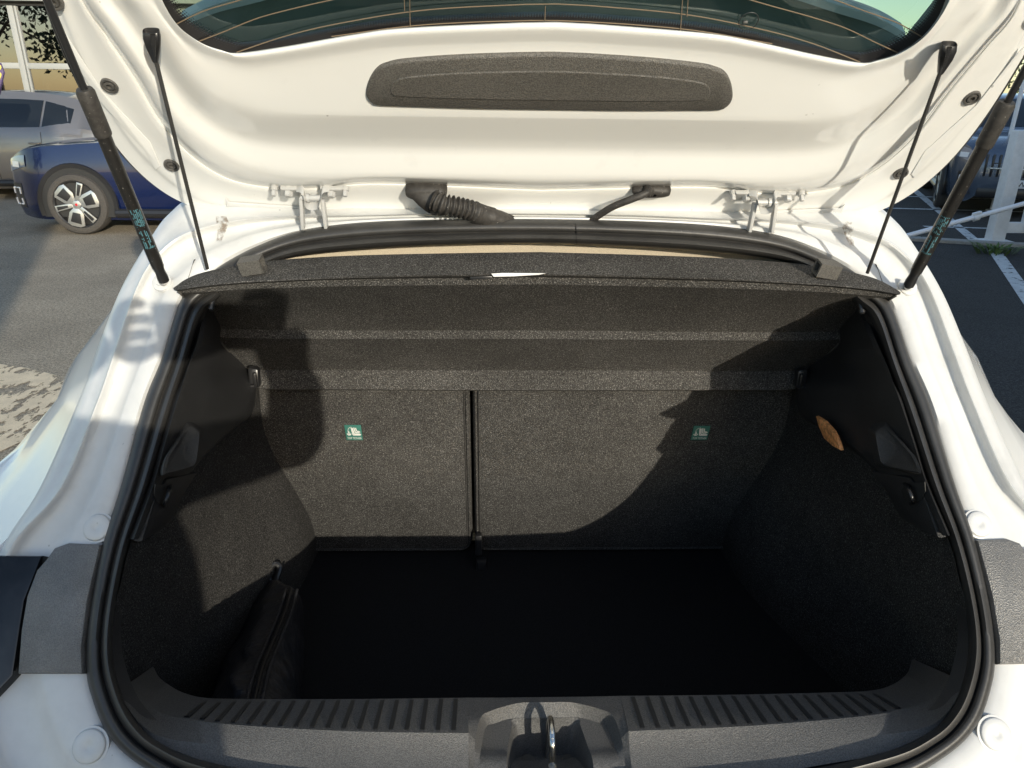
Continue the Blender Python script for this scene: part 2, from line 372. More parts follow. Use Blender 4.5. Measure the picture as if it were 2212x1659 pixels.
# --- tail lamp surrounds beside the seal
lampP = [(228,1178),(156,1175),(128,1185),(111,1209),(90,1233),(69,1289),(57,1361),(50,1455),(190,1455),(188,1400),(200,1300)]
lampB = [(112,1204),(60,1204),(17,1203),(-60,1215),(-90,1330),(-90,1440),(-60,1520),(0,1512),(52,1457),(75,1300)]
for s in (0, 1):
    f = mir if s else (lambda p: p)
    n = f(AP_N)
    mb = MB(); mb.plate([f(ap(u, v, -.004)) for u, v in lampP], n, .013, .005); pc = mb.build("tail_lamp_cover", "lamp_plastic", car, ang=40)
    mb = MB(); mb.plate([f(ap(u, v, -.016)) for u, v in lampB], n, .022, .003); mb.build("lamp_recess_shade", "recess_black", car, ang=40)  # black plate stands in for the shaded lamp recess
    for (u, v, r) in ((211, 1140, .0165), (194, 1612, .0185)):
        mb = MB(); c = f(ap(u, v, .001)); mb.lathe(c, n, [(r*1.18, -.004), (r*1.16, .0006), (r*1.02, .001), (r, .0005), (r*.98, .0025), (r*.9, .0038), (r*.25, .0036), (r*.2, .0028), (0, .0028)], 32)
        mb.build("rubber_plug", "white_primer", car, ang=50)

# --- tailgate -------------------------------------------------------------
T = {
 'edge': ([(40,-300),(70,-100),(100,0),(140,110),(200,235),(262,330),(330,398),(400,440),(480,460),(620,468),(850,474),(1165,478)], -.002),
 'lip': ([(58,-300),(90,-100),(120,0),(161,105),(220,222),(281,314),(348,382),(413,427),(490,449),(630,457),(850,463),(1165,467)], .000),
 'groove': ([(66,-300),(98,-100),(128,0),(169,100),(228,216),(289,307),(355,375),(420,420),(495,443),(633,451),(850,457),(1165,461)], .003),
 'chan': ([(85,-300),(120,-100),(150,0),(190,92),(250,198),(312,288),(380,356),(450,402),(535,429),(640,437),(850,440),(1165,444)], .004),
 'crease': ([(120,-300),(150,-110),(177,0),(225,70),(290,165),(350,266),(416,338),(495,386),(589,405),(700,406),(820,396),(1165,410)], .016),
 'roll': ([(127,-300),(158,-113),(186,-5),(234,64),(300,158),(360,258),(426,328),(504,374),(596,394),(705,396),(825,386),(1165,400)], .024),
 'bulge': ([(140,-300),(170,-118),(199,-12),(248,54),(312,148),(374,246),(440,308),(516,354),(606,376),(712,382),(850,380),(1165,386)], .028),
 'mid': ([(155,-300),(186,-124),(216,-16),(263,50),(325,140),(384,226),(450,284),(525,324),(612,340),(716,345),(850,346),(1165,350)], .024),
 'ridge': ([(175,-300),(205,-130),(235,-20),(280,43),(340,128),(395,203),(460,260),(535,294),(620,307),(720,311),(850,313),(1165,317)], .0215),
 'top': ([(200,-300),(228,-135),(262,-25),(308,28),(362,103),(410,168),(470,218),(545,248),(625,256),(720,257),(850,258),(1165,262)], .0325),
 'flat': ([(222,-300),(250,-140),(284,-30),(328,18),(378,83),(424,140),(484,186),(555,216),(635,232),(725,236),(850,238),(1165,241)], .034),
 'flat2': ([(265,-300),(285,-150),(312,-38),(342,22),(382,76),(428,118),(482,145),(548,160),(640,150),(755,132),(870,118),(1165,108)], .033),
 'step': ([(290,-300),(300,-152),(320,-42),(347,20),(384,70),(430,107),(480,127),(542,138),(640,126),(760,107),(880,94),(1165,84)], .034),
 'flange': ([(302,-300),(314,-152),(334,-48),(357,14),(390,61),(438,96),(483,113),(530,120),(634,106),(764,83),(880,69),(1165,58)], .037),
 'glass': ([(308,-300),(322,-150),(336,-50),(350,10),(381,55),(430,90),(475,107),(516,114),(624,99),(766,74),(880,60),(1165,47)], .030),
 'under': ([(308,-300),(322,-150),(336,-50),(350,10),(381,55),(430,90),(475,107),(516,114),(624,99),(766,74),(880,60),(1165,47)], .010),
}
def trow(name, n=7):
    P, h = T[name]; return full(crom([tg(u, v, h) for u, v in P], n))
_c = T['crease'][0]; _k = T['chan'][0]; _r = T['roll'][0]
T['crease0'] = ([lerp(a, b, .82) for a, b in zip(_k, _c)], .0095); T['crease'] = (_c, .0075); T['crease2'] = ([lerp(a, b, .55) for a, b in zip(_c, _r)], .0185)
order = ['edge', 'lip', 'groove', 'chan', 'crease0', 'crease', 'crease2', 'roll', 'bulge', 'mid', 'ridge', 'top', 'flat', 'flat2', 'step', 'flange', 'glass', 'under']
rows = [trow(k) for k in order]
cols = [crom([r[j] for r in rows], 3) for j in range(len(rows[0]))]
mb = MB(); mb.grid([list(r) for r in zip(*cols)])
tailgate = mb.build("tailgate", "white_paint", car, ang=75)
# outer skin of the tailgate
e0 = trow('edge'); mb = MB()
sk = [e0, [p-TG_N*.02+np.array([p[0]*.01, 0, 0]) for p in e0], [p-TG_N*.05 for p in trow('chan')], [p-TG_N*.085 for p in trow('ridge')]]
mb.grid(sk); mb.build("outer_skin", "white_paint", tailgate, ang=60)
# thin dark strip standing in for the shaded gap along the edge
mb = MB(); mb.tube([p-TG_N*.006+np.array([math.copysign(.003, p[0]) if abs(p[0]) > .05 else 0, 0, 0]) for p in e0], .0035, 8); mb.build("edge_shade", "rubber", tailgate)
# lower door half of the tailgate, above the frame of the picture
sdir = np.array([0, -.643, .766]); top = TG_P+sdir*.49
def band(s, hw, h): return [TG_P+sdir*s+TG_N*h+np.array([x*hw, 0, 0]) for x in np.linspace(-1, 1, 17)]
mb = MB(); mb.grid([band(.50, .53, .02), band(.60, .56, .035), band(.62, .56, .04), band(.9, .52, .05), band(.98, .48, .02), band(1.0, .47, -.03), band(.8, .53, -.09), band(.5, .52, -.05), band(.50, .53, .02)])
mb.build("lower_door_panel", "white_paint", tailgate)
# glass, printed border, heater lines
gm = bpy.data.materials.new("tailgate_glass"); gm.use_nodes = True; N = gm.node_tree.nodes; L = gm.node_tree.links; N.remove(N["Principled BSDF"])
tr = N.new("ShaderNodeBsdfTransparent"); tr.inputs[0].default_value = (.46, .56, .44, 1)
gl = N.new("ShaderNodeBsdfGlossy"); gl.inputs[0].default_value = (.9, 1, .93, 1); gl.inputs["Roughness"].default_value = .01
fr = N.new("ShaderNodeFresnel"); fr.inputs[0].default_value = 1.5; mx = N.new("ShaderNodeMixShader")
L.new(fr.outputs[0], mx.inputs[0]); L.new(tr.outputs[0], mx.inputs[1]); L.new(gl.outputs[0], mx.inputs[2]); L.new(mx.outputs[0], N["Material Output"].inputs[0]); MATS["tailgate_glass"] = gm
g0 = trow('glass', 7); mid_h = .012
gp = [p-TG_N*(.030-mid_h) for p in g0]
mb = MB(); m = len(gp); mb.add(gp, [tuple(range(m))]); window = mb.build("rear_window", "tailgate_glass", tailgate, smooth=False)
T11 = [(332,-300),(347,-150),(364,-55),(380,-5),(414,34),(460,64),(503,82),(545,88),(640,74),(766,51),(880,39),(1165,26)]
rowsV = [full(crom([tg(*lerp(a, b, t), mid_h+.0015) for a, b in zip(T['glass'][0], T11)], 7)) for t in (0, .25, .5, .75, 1)]
fm = mat("frit_black", (.012, .011, .012), .3)
mb = MB(); mb.grid(rowsV); frit = mb.build("printed_border", fm, tailgate)
me = frit.data; uvl = me.uv_layers.new(name="UVMap"); m = len(rowsV[0]); arc = [0]
for j in range(1, m): arc.append(arc[-1]+float(np.linalg.norm(rowsV[0][j]-rowsV[0][j-1])))
kd = {}
for i, r in enumerate(rowsV):
    for j, p in enumerate(r): kd[tuple(np.round(p, 5))] = (arc[j], i/4)
for lp in me.loops:
    co = tuple(np.round(np.array(me.vertices[lp.vertex_index].co), 5)); uvl.data[lp.index].uv = kd.get(co, (0, 0))
N = fm.node_tree.nodes; L = fm.node_tree.links; uvn = N.new("ShaderNodeUVMap"); sp = N.new("ShaderNodeSeparateXYZ"); L.new(uvn.outputs[0], sp.inputs[0])
mp = N.new("ShaderNodeVectorMath"); mp.operation = 'MULTIPLY'; mp.inputs[1].default_value = (330, 8, 0); L.new(uvn.outputs[0], mp.inputs[0])
frc = N.new("ShaderNodeVectorMath"); frc.operation = 'FRACTION'; L.new(mp.outputs[0], frc.inputs[0])
ds = N.new("ShaderNodeVectorMath"); ds.operation = 'DISTANCE'; ds.inputs[1].default_value = (.5, .5, 0); L.new(frc.outputs[0], ds.inputs[0])
th = N.new("ShaderNodeMapRange"); th.inputs[1].default_value = .4; th.inputs[2].default_value = 1.0; th.inputs[3].default_value = .75; th.inputs[4].default_value = .12; L.new(sp.outputs[1], th.inputs[0])
lt = N.new("ShaderNodeMath"); lt.operation = 'LESS_THAN'; L.new(ds.outputs["Value"], lt.inputs[0]); L.new(th.outputs[0], lt.inputs[1]); L.new(lt.outputs[0], N["Principled BSDF"].inputs["Alpha"])
hl = [[(377,54),(440,24),(520,0),(620,-30),(800,-75),(1165,-105)], [(428,90),(485,68),(555,40),(624,21),(716,0),(900,-38),(1165,-58)], [(511,113),(624,76),(747,48),(926,21),(1165,8)], [(716,79),(880,57),(1020,48),(1165,44)]]
for P in hl:
    c = full(crom([tg(u, v, mid_h+.004) for u, v in P], 8)); mb = MB(); mb.tube(c, .0006, 6); mb.build("heater_line", "copper_line", tailgate)
for (u0, v0, u1, v1) in ((884,-60,886,58), (872,-60,874,24), (1178,13,1177,45), (1478,-60,1470,68), (1490,-60,1484,36)):
    mb = MB(); mb.tube([tg(u0, v0, mid_h+.005), tg(u1, v1, mid_h+.005)], .0005, 6); mb.build("heater_line", "copper_line", tailgate)
mb = MB(); rc_ = tg(1617, 46, mid_h+.004); mb.tube([rc_+np.array([math.cos(t)*.0105, 0, 0])+sdir*math.sin(t)*.0105 for t in np.linspace(0, 2*math.pi, 33)], .0006, 6, cap=False); mb.box(rc_+TG_N*.002-np.array([.004, 0, 0]), (.006, .003, .004), bev=.001); mb.build("glass_sticker", "frit_ink", tailgate)
# spoiler seen through the glass
arcV = [(386,62),(430,40),(480,22),(560,2),(680,-30),(800,-52),(950,-72),(1165,-82)]
botV = [(392,82),(436,104),(484,118),(530,126),(626,112),(768,88),(884,74),(1165,62)]
ra = full(crom([tg(u, v, -.07) for u, v in arcV], 6)); rb = full(crom([tg(u, v, -.02) for u, v in botV], 6)); rm = [(a*.55+b*.45)-TG_N*.012 for a, b in zip(ra, rb)]
mb = MB(); mb.grid([rb, rm, ra]); mat("spoiler_black", (.26, .28, .24), .6, noise=[(3, .5, 1.4, 4, .3, .7)]); spoiler = mb.build("spoiler_underside", "spoiler_black", tailgate)
rc = full(crom([tg(u+1, v-17, -.075) for u, v in arcV], 6)); mb = MB(); mb.grid([[p+TG_N*.002 for p in ra], rc, [p-TG_N*.02 for p in rc]]); mb.build("spoiler_edge", "white_paint", tailgate)
# textured cover over the high brake lamp
covV = [(1165,107),(1000,112.5),(880,121),(838,129),(817,139),(801,160),(792,186),(793,202),(803,214),(820,220),(900,223),(1030,227),(1165,229)]
cv = crom([tg(u, v, .030) for u, v in covV], 5); loop = full(cv[::-1][:0]+cv)[:-1] if False else cv[:-1]+[mir(p) for p in cv[::-1][:-1]]
cv[0][0] = 0; cv[-1][0] = 0
mb = MB(); mb.plate(loop, TG_N, .0085, .0035, back=False); cover = mb.build("brake_lamp_cover", "grain_plastic", tailgate, ang=50)
inV = [(1165,152),(1000,156),(900,163),(862,169),(848,178),(843,192),(848,204),(870,208),(1000,213),(1165,216)]
cv = crom([tg(u, v, .0382) for u, v in inV], 5); cv[0][0] = 0; cv[-1][0] = 0
mb = MB(); mb.plate(cv[:-1]+[mir(p) for p in cv[::-1][:-1]], TG_N, .0016, .0014, back=False); mb.build("raised_field", "grain_plastic", cover, ang=20)
# bump stops, pressed studs, seam tape
for s in (0, 1):
    f = mir if s else (lambda p: p); n = f(TG_N)
    for (u, v) in ((237, 184), (371, 356), (116, 2)):
        mb = MB(); c = f(tg(u, v, .004)); r = .0098
        mb.lathe(c, n, [(r*1.05, -.006), (r*1.05, .002), (r, .0032), (r*.78, .0030), (r*.70, .0012), (r*.62, .0012), (r*.55, .003), (r*.34, .0034), (r*.30, .0005), (0, .0005)], 24); mb.build("bump_stop", "bezel", tailgate, ang=30)
    tp = [(487,428),(496,437),(640,446),(770,452),(900,455),(900,462),(760,460),(630,454),(490,446)]
    mb = MB(); mb.plate([f(tg(u, v, .0052)) for u, v in tp], n, .0012, .0003); mb.build("seam_sealer", "white_primer", tailgate)
    tp = [(140,60),(150,70),(230,195),(330,300),(352,352),(342,360),(318,318),(222,212),(140,85)]
    mb = MB(); mb.plate([f(tg(u-6, v+6, .0035)) for u, v in tp], n, .001, .0003); mb.build("seam_sealer", "white_paint", tailgate)

# --- hinges
for s in (0, 1):
    f = mir if s else (lambda p: p); n = f(TG_N); P = lambda u, v, h=0: f(tg(u, v, h))
    hb = MB()
    for (u0, u1) in ((606, 650), (692, 742)):
        hb.plate([P(u0, 401, .017), P(u1, 402, .017), P(u1, 418, .010), P(u0, 417, .010)], n, .006, .002)
    strap = crom([P(640, 408, .022), P(650, 409, .026), P(656, 420, .034), P(659, 438, .040), P(668, 446, .040), P(684, 446, .040), P(690, 437, .040), P(694, 419, .034), P(700, 409, .026), P(712, 408, .022)], 5)
    hb.grid([[p+np.array([0, -.004, -.004]) for p in strap], [p+np.array([0, .004, .004]) for p in strap], [p+np.array([0, .004, .004])-n*.003 for p in strap], [p+np.array([0, -.004, -.004])-n*.003 for p in strap]], cu=True)
    hinge = hb.build("hinge", "white_hinge", car, ang=40)
    for (ua, va, ub, vb) in ((651, 424, 655, 494), (697, 430, 705, 492)):
        a, b = P(ua, va, .03), f(ap(ub, vb, .006)); ab = MB(); ab.box((a+b)/2, (.005, .012, np.linalg.norm(b-a)), ex=(1, 0, 0), ey=np.cross(nrm(b-a), (1, 0, 0)), ez=b-a, bev=.0012); ab.build("hinge_arm", "white_hinge", hinge)
    pb = MB(); pb.tube([P(650, 428, .033), P(694, 428, .033)], .0042, 12); pb.lathe(P(663, 428, .033), P(694, 428, .033)-P(663, 428, .033), [(0, 0), (.0062, 0), (.0062, .004), (0, .004)], 12); pb.build("hinge_pin", "white_hinge", hinge)
    for (u, v, r) in ((623, 411, .0066), (715, 412, .0066), (592, 409, .0042), (746, 410, .0042)):
        bb = MB(); c = P(u, v, .018); ax = nrm(n+np.array([0, -.1, -.75])); bb.lathe(c, ax, [(r*1.25, -.004), (r*1.25, .001), (r*1.1, .002), (r*.95, .002)], 20); bb.lathe(c, ax, [(r*.95, .002), (r*.95, .0085), (r*.7, .0100), (0, .0100)], 6); bb.build("hinge_bolt", "white_hinge", hinge, ang=25)

# --- wiring boot and washer hose
def oval(c, ex, ey, a, b, n=36, p=2.6):
    return [c+ex*a*math.copysign(abs(math.cos(t))**(2/p), math.cos(t))+ey*b*math.copysign(abs(math.sin(t))**(2/p), math.sin(t)) for t in np.linspace(0, 2*math.pi, n, endpoint=False)]
EX = np.array([1., 0, 0]); ES = np.array([0, -.643, .766])
c = tg(921, 407, .012); px = .00062
rows = []
for k, (a, b, h, du, dv) in enumerate(((47, 17, -.010, 0, 0), (48, 19, .004, 0, 0), (46, 17, .012, 0, 0), (41, 13, .015, 2, 1), (36, 12, .016, 4, 4), (31, 15, .022, 12, 14), (26, 17, .026, 20, 22), (22, 18, .028, 27, 28))):
    rows.append(oval(c+EX*du*px-ES*dv*px*.8+TG_N*h, EX, ES, a*px, b*px*1.0))
mb = MB(); mb.grid(rows, cv=True); wb = mb.build("wiring_boot", "strut_sleeve", car, ang=60)
path = crom([tg(938, 432, .036), tg(958, 441, .042), tg(985, 447, .042), tg(1018, 455, .040), tg(1030, 460, .038)], 20); path = resample(path, 90)
R = [.0128+.0024*math.cos(k/90*2*math.pi*10) for k in range(90)]
mb = MB(); mb.tube(path, R, 20); mb.build("bellows", "strut_sleeve", wb, ang=80)
path = crom([tg(1026, 459, .038), tg(1046, 466, .036), tg(1075, 474, .034), tg(1100, 484, .03)], 8)
mb = MB(); mb.tube(path, [.0148]*14+[.0135]*(len(path)-14), 20); mb.build("sleeve_end", "strut_sleeve", wb)
c = tg(1407, 410, .012); rows = [oval(c+TG_N*h, EX, ES, a*px, b*px) for a, b, h in ((45, 15, -.01), (45, 16, .002), (42, 13, .008), (32, 8, .0105), (10, 4, .011))]
mb = MB(); mb.grid(rows, cv=True); wh = mb.build("washer_hose", "strut_sleeve", car, ang=60)
path = crom([tg(1402, 412, .02), tg(1390, 420, .028), tg(1360, 432, .032), tg(1325, 446, .032), tg(1295, 464, .03), tg(1268, 484, .028)], 8)
mb = MB(); mb.tube(path, [.0095]*3+[.0075]*3+[.0052]*(len(path)-6), 14); mb.build("hose", "strut_sleeve", wh)

# --- gas struts
def on_v(A, B, v):
    lo, hi = 0., 1.
    for _ in range(40):
        m_ = (lo+hi)/2; p = A+(B-A)*m_; qv = p-CAM; vv = CY-F_PX*np.dot(qv, UP)/np.dot(qv, FW)
        if vv > v: lo = m_
        else: hi = m_
    return A+(B-A)*lo
SA, SBp = ap(354, 606, .030), tg(52, -120, .045)
STR = "RENAULT"
def wrap_text(mb, txt, size, c0, ax, side, fr, rad, x_axis='along', shift=0.0):
    """lay a word on a cylinder: fr faces the viewer; 'along' runs down the tube, 'round' runs about it"""
    V, Fc = text_geo(txt, size); w = max(p[0] for p in V); out = []
    for x, y in V:
        if x_axis == 'along': a = (y+shift)/rad; z = -x
        else: a = -(x-w/2)/rad; z = -y
        out.append(c0+ax*z+(fr*math.cos(a)+side*math.sin(a))*(rad+.0003))
    mb.add(out, Fc); return w
for s in (0, 1):
    f = mir if s else (lambda p: p)
    A, B = f(SA), f(SBp); ax = nrm(B-A); pt = lambda v: f(on_v(SA, SBp, v))
    mb = MB(); mb.tube([pt(575), pt(560), pt(285)], [.0076, .0080, .0080], 28); mb.tube([pt(289), pt(286)], .0084, 28); st = mb.build("gas_strut", "strut_metal", car, ang=50)
    mb = MB(); a, b = pt(292), pt(192); mb.tube([a, a+(b-a)*.04, a+(b-a)*.55, a+(b-a)*.93, b], [.0093, .0098, .0098, .0100, .0084], 28); mb.build("strut_sleeve", "strut_sleeve", st, ang=50)
    mb = MB(); mb.tube([pt(205), B+ax*.05], .0040, 16); mb.build("strut_rod", "smooth_plastic", st)
    mb = MB(); c = pt(606); mb.tube([pt(572), pt(584), pt(598), pt(610)], [.0076, .0062, .0072, .0070], 20); mb.tube([c, f(ap(352, 610, .002))], .0055, 12); wm = MB(); wm.lathe(f(ap(350, 610, .002)), f(AP_N), [(.0135, -.002), (.013, .002), (.0105, .003), (.0075, .003), (.007, .005), (0, .005)], 24); wm.build("strut_mount", "white_primer", st, ang=40); mb.build("ball_end", "smooth_plastic", st, ang=50)
    # printed lines
    c0 = pt(447); view = nrm(CAM-c0); side = nrm(np.cross(ax, view)); fr_ = nrm(np.cross(side, ax)); mb = MB()
    rnd = random.Random(5+s)
    for k in range(6):                       # lines of print too small to read
        ang = (-.0058+.0021*k)/.0080; x = 0.0
        while x < (.056 if k in (0, 1, 3, 4) else .024):
            if rnd.random() < .2: x += .0022; continue
            w_ = rnd.choice((.0008, .0011, .0013)); hgt = rnd.choice((.0010, .0013, .0014))
            if not (.0255 < x < .0295):
                mb.add([c0-ax*z+(fr_*math.cos(ang+a_)+side*math.sin(ang+a_))*.0082 for z, a_ in ((x, 0), (x+w_, 0), (x+w_, hgt/.0080), (x, hgt/.0080))], [(0, 1, 2, 3)])
            x += w_+.0005
    wrap_text(mb, STR, .0032, pt(527), ax, side, fr_, .0080, 'round')
    mb.build("printed_lettering", "cyan_ink", st, smooth=False)

# --- tether cords with their clips
SHELF_LOW = at_d(448, 580, .992)
for s in (0, 1):
    f = mir if s else (lambda p: p); P = lambda u, v, h: f(tg(u, v, h)); n = f(TG_N)
    mb = MB(); rows = []
    for (u, v, h, a, b) in ((326, 64, .034, 10, 4), (326, 66, .046, 14, 8), (328, 80, .050, 15, 9), (331, 98, .051, 13, 9), (334, 116, .050, 9, 7), (336, 130, .049, 6, 5), (337, 134, .049, 4, 4)):
        rows.append(oval(P(u, v, h), f(EX), n, a*px, b*px, 20, 3))
    mb.grid(rows, cv=True); base = len(mb.v); mb.f.append(tuple(range(20))); clip = None
    cord = MB(); a, b = P(336, 128, .049), f(SHELF_LOW); pts = [a+(b-a)*t for t in np.linspace(0, 1, 260)]
    cord.tube(pts, [.0021+.0005*(k % 2) for k in range(260)], 8); tc_ = cord.build("tether_cord", "rubber", car, ang=180)
    mb.build("cord_clip", "smooth_plastic", tc_, ang=50)
    mb = MB(); rows = []
    for (v, a, h) in ((74, 5, .0585), (90, 4, .0592), (108, 3.2, .0585), (122, 2, .0565)): rows.append(oval(P(331+(v-90)*.09, v, h), f(EX), n, a*px, 2*px, 10))
    mb.grid(rows, cv=True); mb.build("clip_rib", "black_plastic", tc_)

# --- brown grime washed down beside the hinges
gm_ = mat("grime", (.16, .095, .04), 1.0, spec=.05); N = gm_.node_tree.nodes; L = gm_.node_tree.links
tc = N.new("ShaderNodeTexCoord"); nz = N.new("ShaderNodeTexNoise"); nz.inputs["Scale"].default_value = 160; nz.inputs["Detail"].default_value = 6; L.new(tc.outputs["Object"], nz.inputs["Vector"])
nz2 = N.new("ShaderNodeTexNoise"); nz2.inputs["Scale"].default_value = 30; L.new(tc.outputs["Object"], nz2.inputs["Vector"]); mu = N.new("ShaderNodeMath"); mu.operation = 'MULTIPLY'; L.new(nz.outputs[0], mu.inputs[0]); L.new(nz2.outputs[0], mu.inputs[1])
rg = N.new("ShaderNodeMapRange"); rg.inputs[1].default_value = .22; rg.inputs[2].default_value = .34; rg.inputs[4].default_value = .6; L.new(mu.outputs[0], rg.inputs[0]); L.new(rg.outputs[0], N["Principled BSDF"].inputs["Alpha"])
for P in ([(466,468),(488,466),(494,480),(488,500),(478,522),(468,520),(470,495)], ):
    for f in (lambda p: p, mir):
        mb = MB(); c = [f(ap(u, v, .0055)) for u, v in P]; mb.add(c, [tuple(range(len(c)))]); mb.build("grime_stain", gm_, frame, smooth=False)

# --- boot interior ---------------------------------------------------------
FLOOR_Z = .558
mb = MB(); xs = np.linspace(-.60, .60, 25); ys = np.linspace(.66, 1.45, 20)
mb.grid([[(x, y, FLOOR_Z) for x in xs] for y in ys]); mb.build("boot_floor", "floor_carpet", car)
# side walls in carpet, with the soft bulge of the wheel arch
for s in (0, 1):
    f = mir if s else (lambda p: p); rows = []
    for z in np.linspace(.54, 1.30, 30):
        y0 = .62+.85*(z-.81)+(-.004 if z > .96 else .004 if z > .92 else .03); r = []
        for y in np.linspace(max(y0, .64), 1.46, 30):
            x = SD_P[0]+.043*(y-.829)+.15*(z-1.055)
            S_ = lambda t: (lambda k: k*k*(3-2*k))(min(1, max(0, t))); bul = .095*S_((y-.82)/.52)*S_((.96-z)/.36)-.03*S_((z-1.04)/.06)
            r.append(f(np.array([x+bul, y, z])))
        rows.append(r)
    mb = MB(); mb.grid(rows); mb.build("side_carpet", "carpet_shaded", car, ang=180)
    # moulded upper trim
    B_ = [(545,860),(538,897),(480,945),(419,1009),(380,1068),(358,1122),(324,1148),(286,1172)]
    A_ = [(470,690),(450,745),(428,800),(405,860),(382,930),(362,1000),(340,1060),(300,1130)]
    A2 = [(436,684),(418,740),(401,790),(384,845),(367,900),(347,970),(326,1045),(286,1160)]
    up = [(560,760),(552,800),(548,840),(547,852)]
    # rows run from the seal inwards
    n = f(SD_N); P = lambda u, v, h: f(sd(u, v, h-(.036*min(1, max(0, (842-v)/70)) if u > 440 or h < .0 else 0)))
    rim = [(437,650),(420,740),(401,790),(384,845),(367,900),(347,970),(326,1045),(283,1165)]
    r0 = [P(u-6, v, -.004) for u, v in rim]; r1_ = [P(u+6, v, .012) for u, v in rim]; r2_ = [P(u+16, v, .014) for u, v in rim]
    fld = [(510,700),(520,745),(528,790),(536,830),(500,880),(440,935),(395,990),(305,1150)]
    r3_ = [P(*lerp((a[0]+16, a[1]), b, .5), .008) for a, b in zip(rim, fld)]; r4_ = [P(*b, .010) for b in fld]
    edg = [(560,705),(560,750),(556,800),(552,842),(540,895),(481,945),(420,1008),(326,1150)]
    r5_ = [P(*lerp(a, b, .45), .012) for a, b in zip(fld, edg)]; r6_ = [P(*b, .012) for b in edg]; r7_ = [P(b[0]+2, b[1]+2, -.004) for b in edg]
    rows = [crom(r, 5) for r in (r0, r1_, r2_, r3_, r4_, r5_, r6_, r7_)]
    mb = MB(); mb.grid(rows); trim = mb.build("side_trim", "black_plastic", car, ang=30)
    # ledge that carries the parcel shelf
    ld = [(400,905),(434,925),(420,1000),(412,1010),(345,1028),(352,990)]
    def cl(Pts, n_=5):
        m_ = len(Pts); o_ = []
        for i in range(m_):
            p0, p1, p2, p3 = Pts[i-1], Pts[i], Pts[(i+1) % m_], Pts[(i+2) % m_]
            for k_ in range(n_):
                t = k_/n_; q0 = p1+(p2-p1)*t; q1 = .5*((2*p1)+(p2-p0)*t+(2*p0-5*p1+4*p2-p3)*t*t+(3*p1-p0-3*p2+p3)*t**3); o_.append(q0*.6+q1*.4)
        return o_
    base_ = [P(u, v, .006) for u, v in ld]; top_ = [P(406,920,.016), P(431,934,.032), P(424,996,.040), P(414,1010,.040), P(352,1026,.034), P(360,985,.024)]
    cen = sum(top_)/6; mb = MB(); rings = [cl(base_), cl([b_*.25+t_*.75 for b_, t_ in zip(base_, top_)]), cl([t_ for t_ in top_]), cl([t_*.90+cen*.10+n*.0015 for t_ in top_]), cl([t_*.72+cen*.28-n*.003 for t_ in top_]), cl([t_*.3+cen*.7-n*.006 for t_ in top_])]
    mb.grid(rings, cv=True); m_ = len(rings[0]); b0 = len(mb.v); mb.add(rings[-1], [tuple(range(m_))]); mb.build("shelf_ledge", "ledge_plastic", trim, ang=50)
    # lower trim flap and cargo hook recess
    lo = [(345,1032),(412,1018),(380,1070),(357,1122),(322,1150),(289,1168),(318,1075)]
    mb = MB(); mb.plate([P(u, v, .004) for u, v in lo], n, .010, .003); flap = mb.build("lower_trim", "black_plastic", trim, ang=40)
    mb = MB(); mb.plate([P(u, v, .0142) for u, v in ((334,1045),(352,1046),(366,1048),(372,1062),(366,1085),(352,1092),(338,1085),(332,1066))], n, .0012, .0004); mb.build("hook_recess", "ink_black", trim)
    mb = MB(); mb.tube(crom([P(368,1050,.014), P(366,1058,.022), P(362,1072,.024), P(357,1086,.022), P(355,1092,.014)], 5), .0028, 10); mb.build("cargo_hook", "smooth_plastic", trim)
# corner curl of carpet at the left of the seat
mb = MB(); a = crom([sd(600,1088,.002), sd(614,1112,.004), sd(628,1150,.004), sd(640,1195,.002)], 6); b = crom([sd(600,1088,.003), sd(620,1110,.022), sd(640,1150,.026), sd(652,1195,.02)], 6)
mb.grid([a, [(p+q_)/2+SD_N*.004 for p, q_ in zip(a, b)], b]); mb.build("carpet_edge", "carpet", car)
# boot lamp lens on the right side
mb = MB(); lens = [(1769,898),(1787,909),(1806,930),(1816,950),(1823,972),(1806,963),(1787,946),(1776,922)]
RN = np.array([-SD_N[0], SD_N[1], SD_N[2]]); RP = np.array([-SD_P[0], SD_P[1], SD_P[2]])
mb.plate([at_plane(u, v, RP+RN*.024, RN) for u, v in lens], RN, .006, .002); lens_o = mb.build("boot_lamp_lens", "amber_lens", car, ang=40)
mb = MB(); mb.plate([at_plane(u, v, RP+RN*.0302, RN) for u, v in ((1790,925),(1800,932),(1812,955),(1806,956),(1796,945))], RN, .001, .0003); mb.build("lens_window", "amber_lens", lens_o)

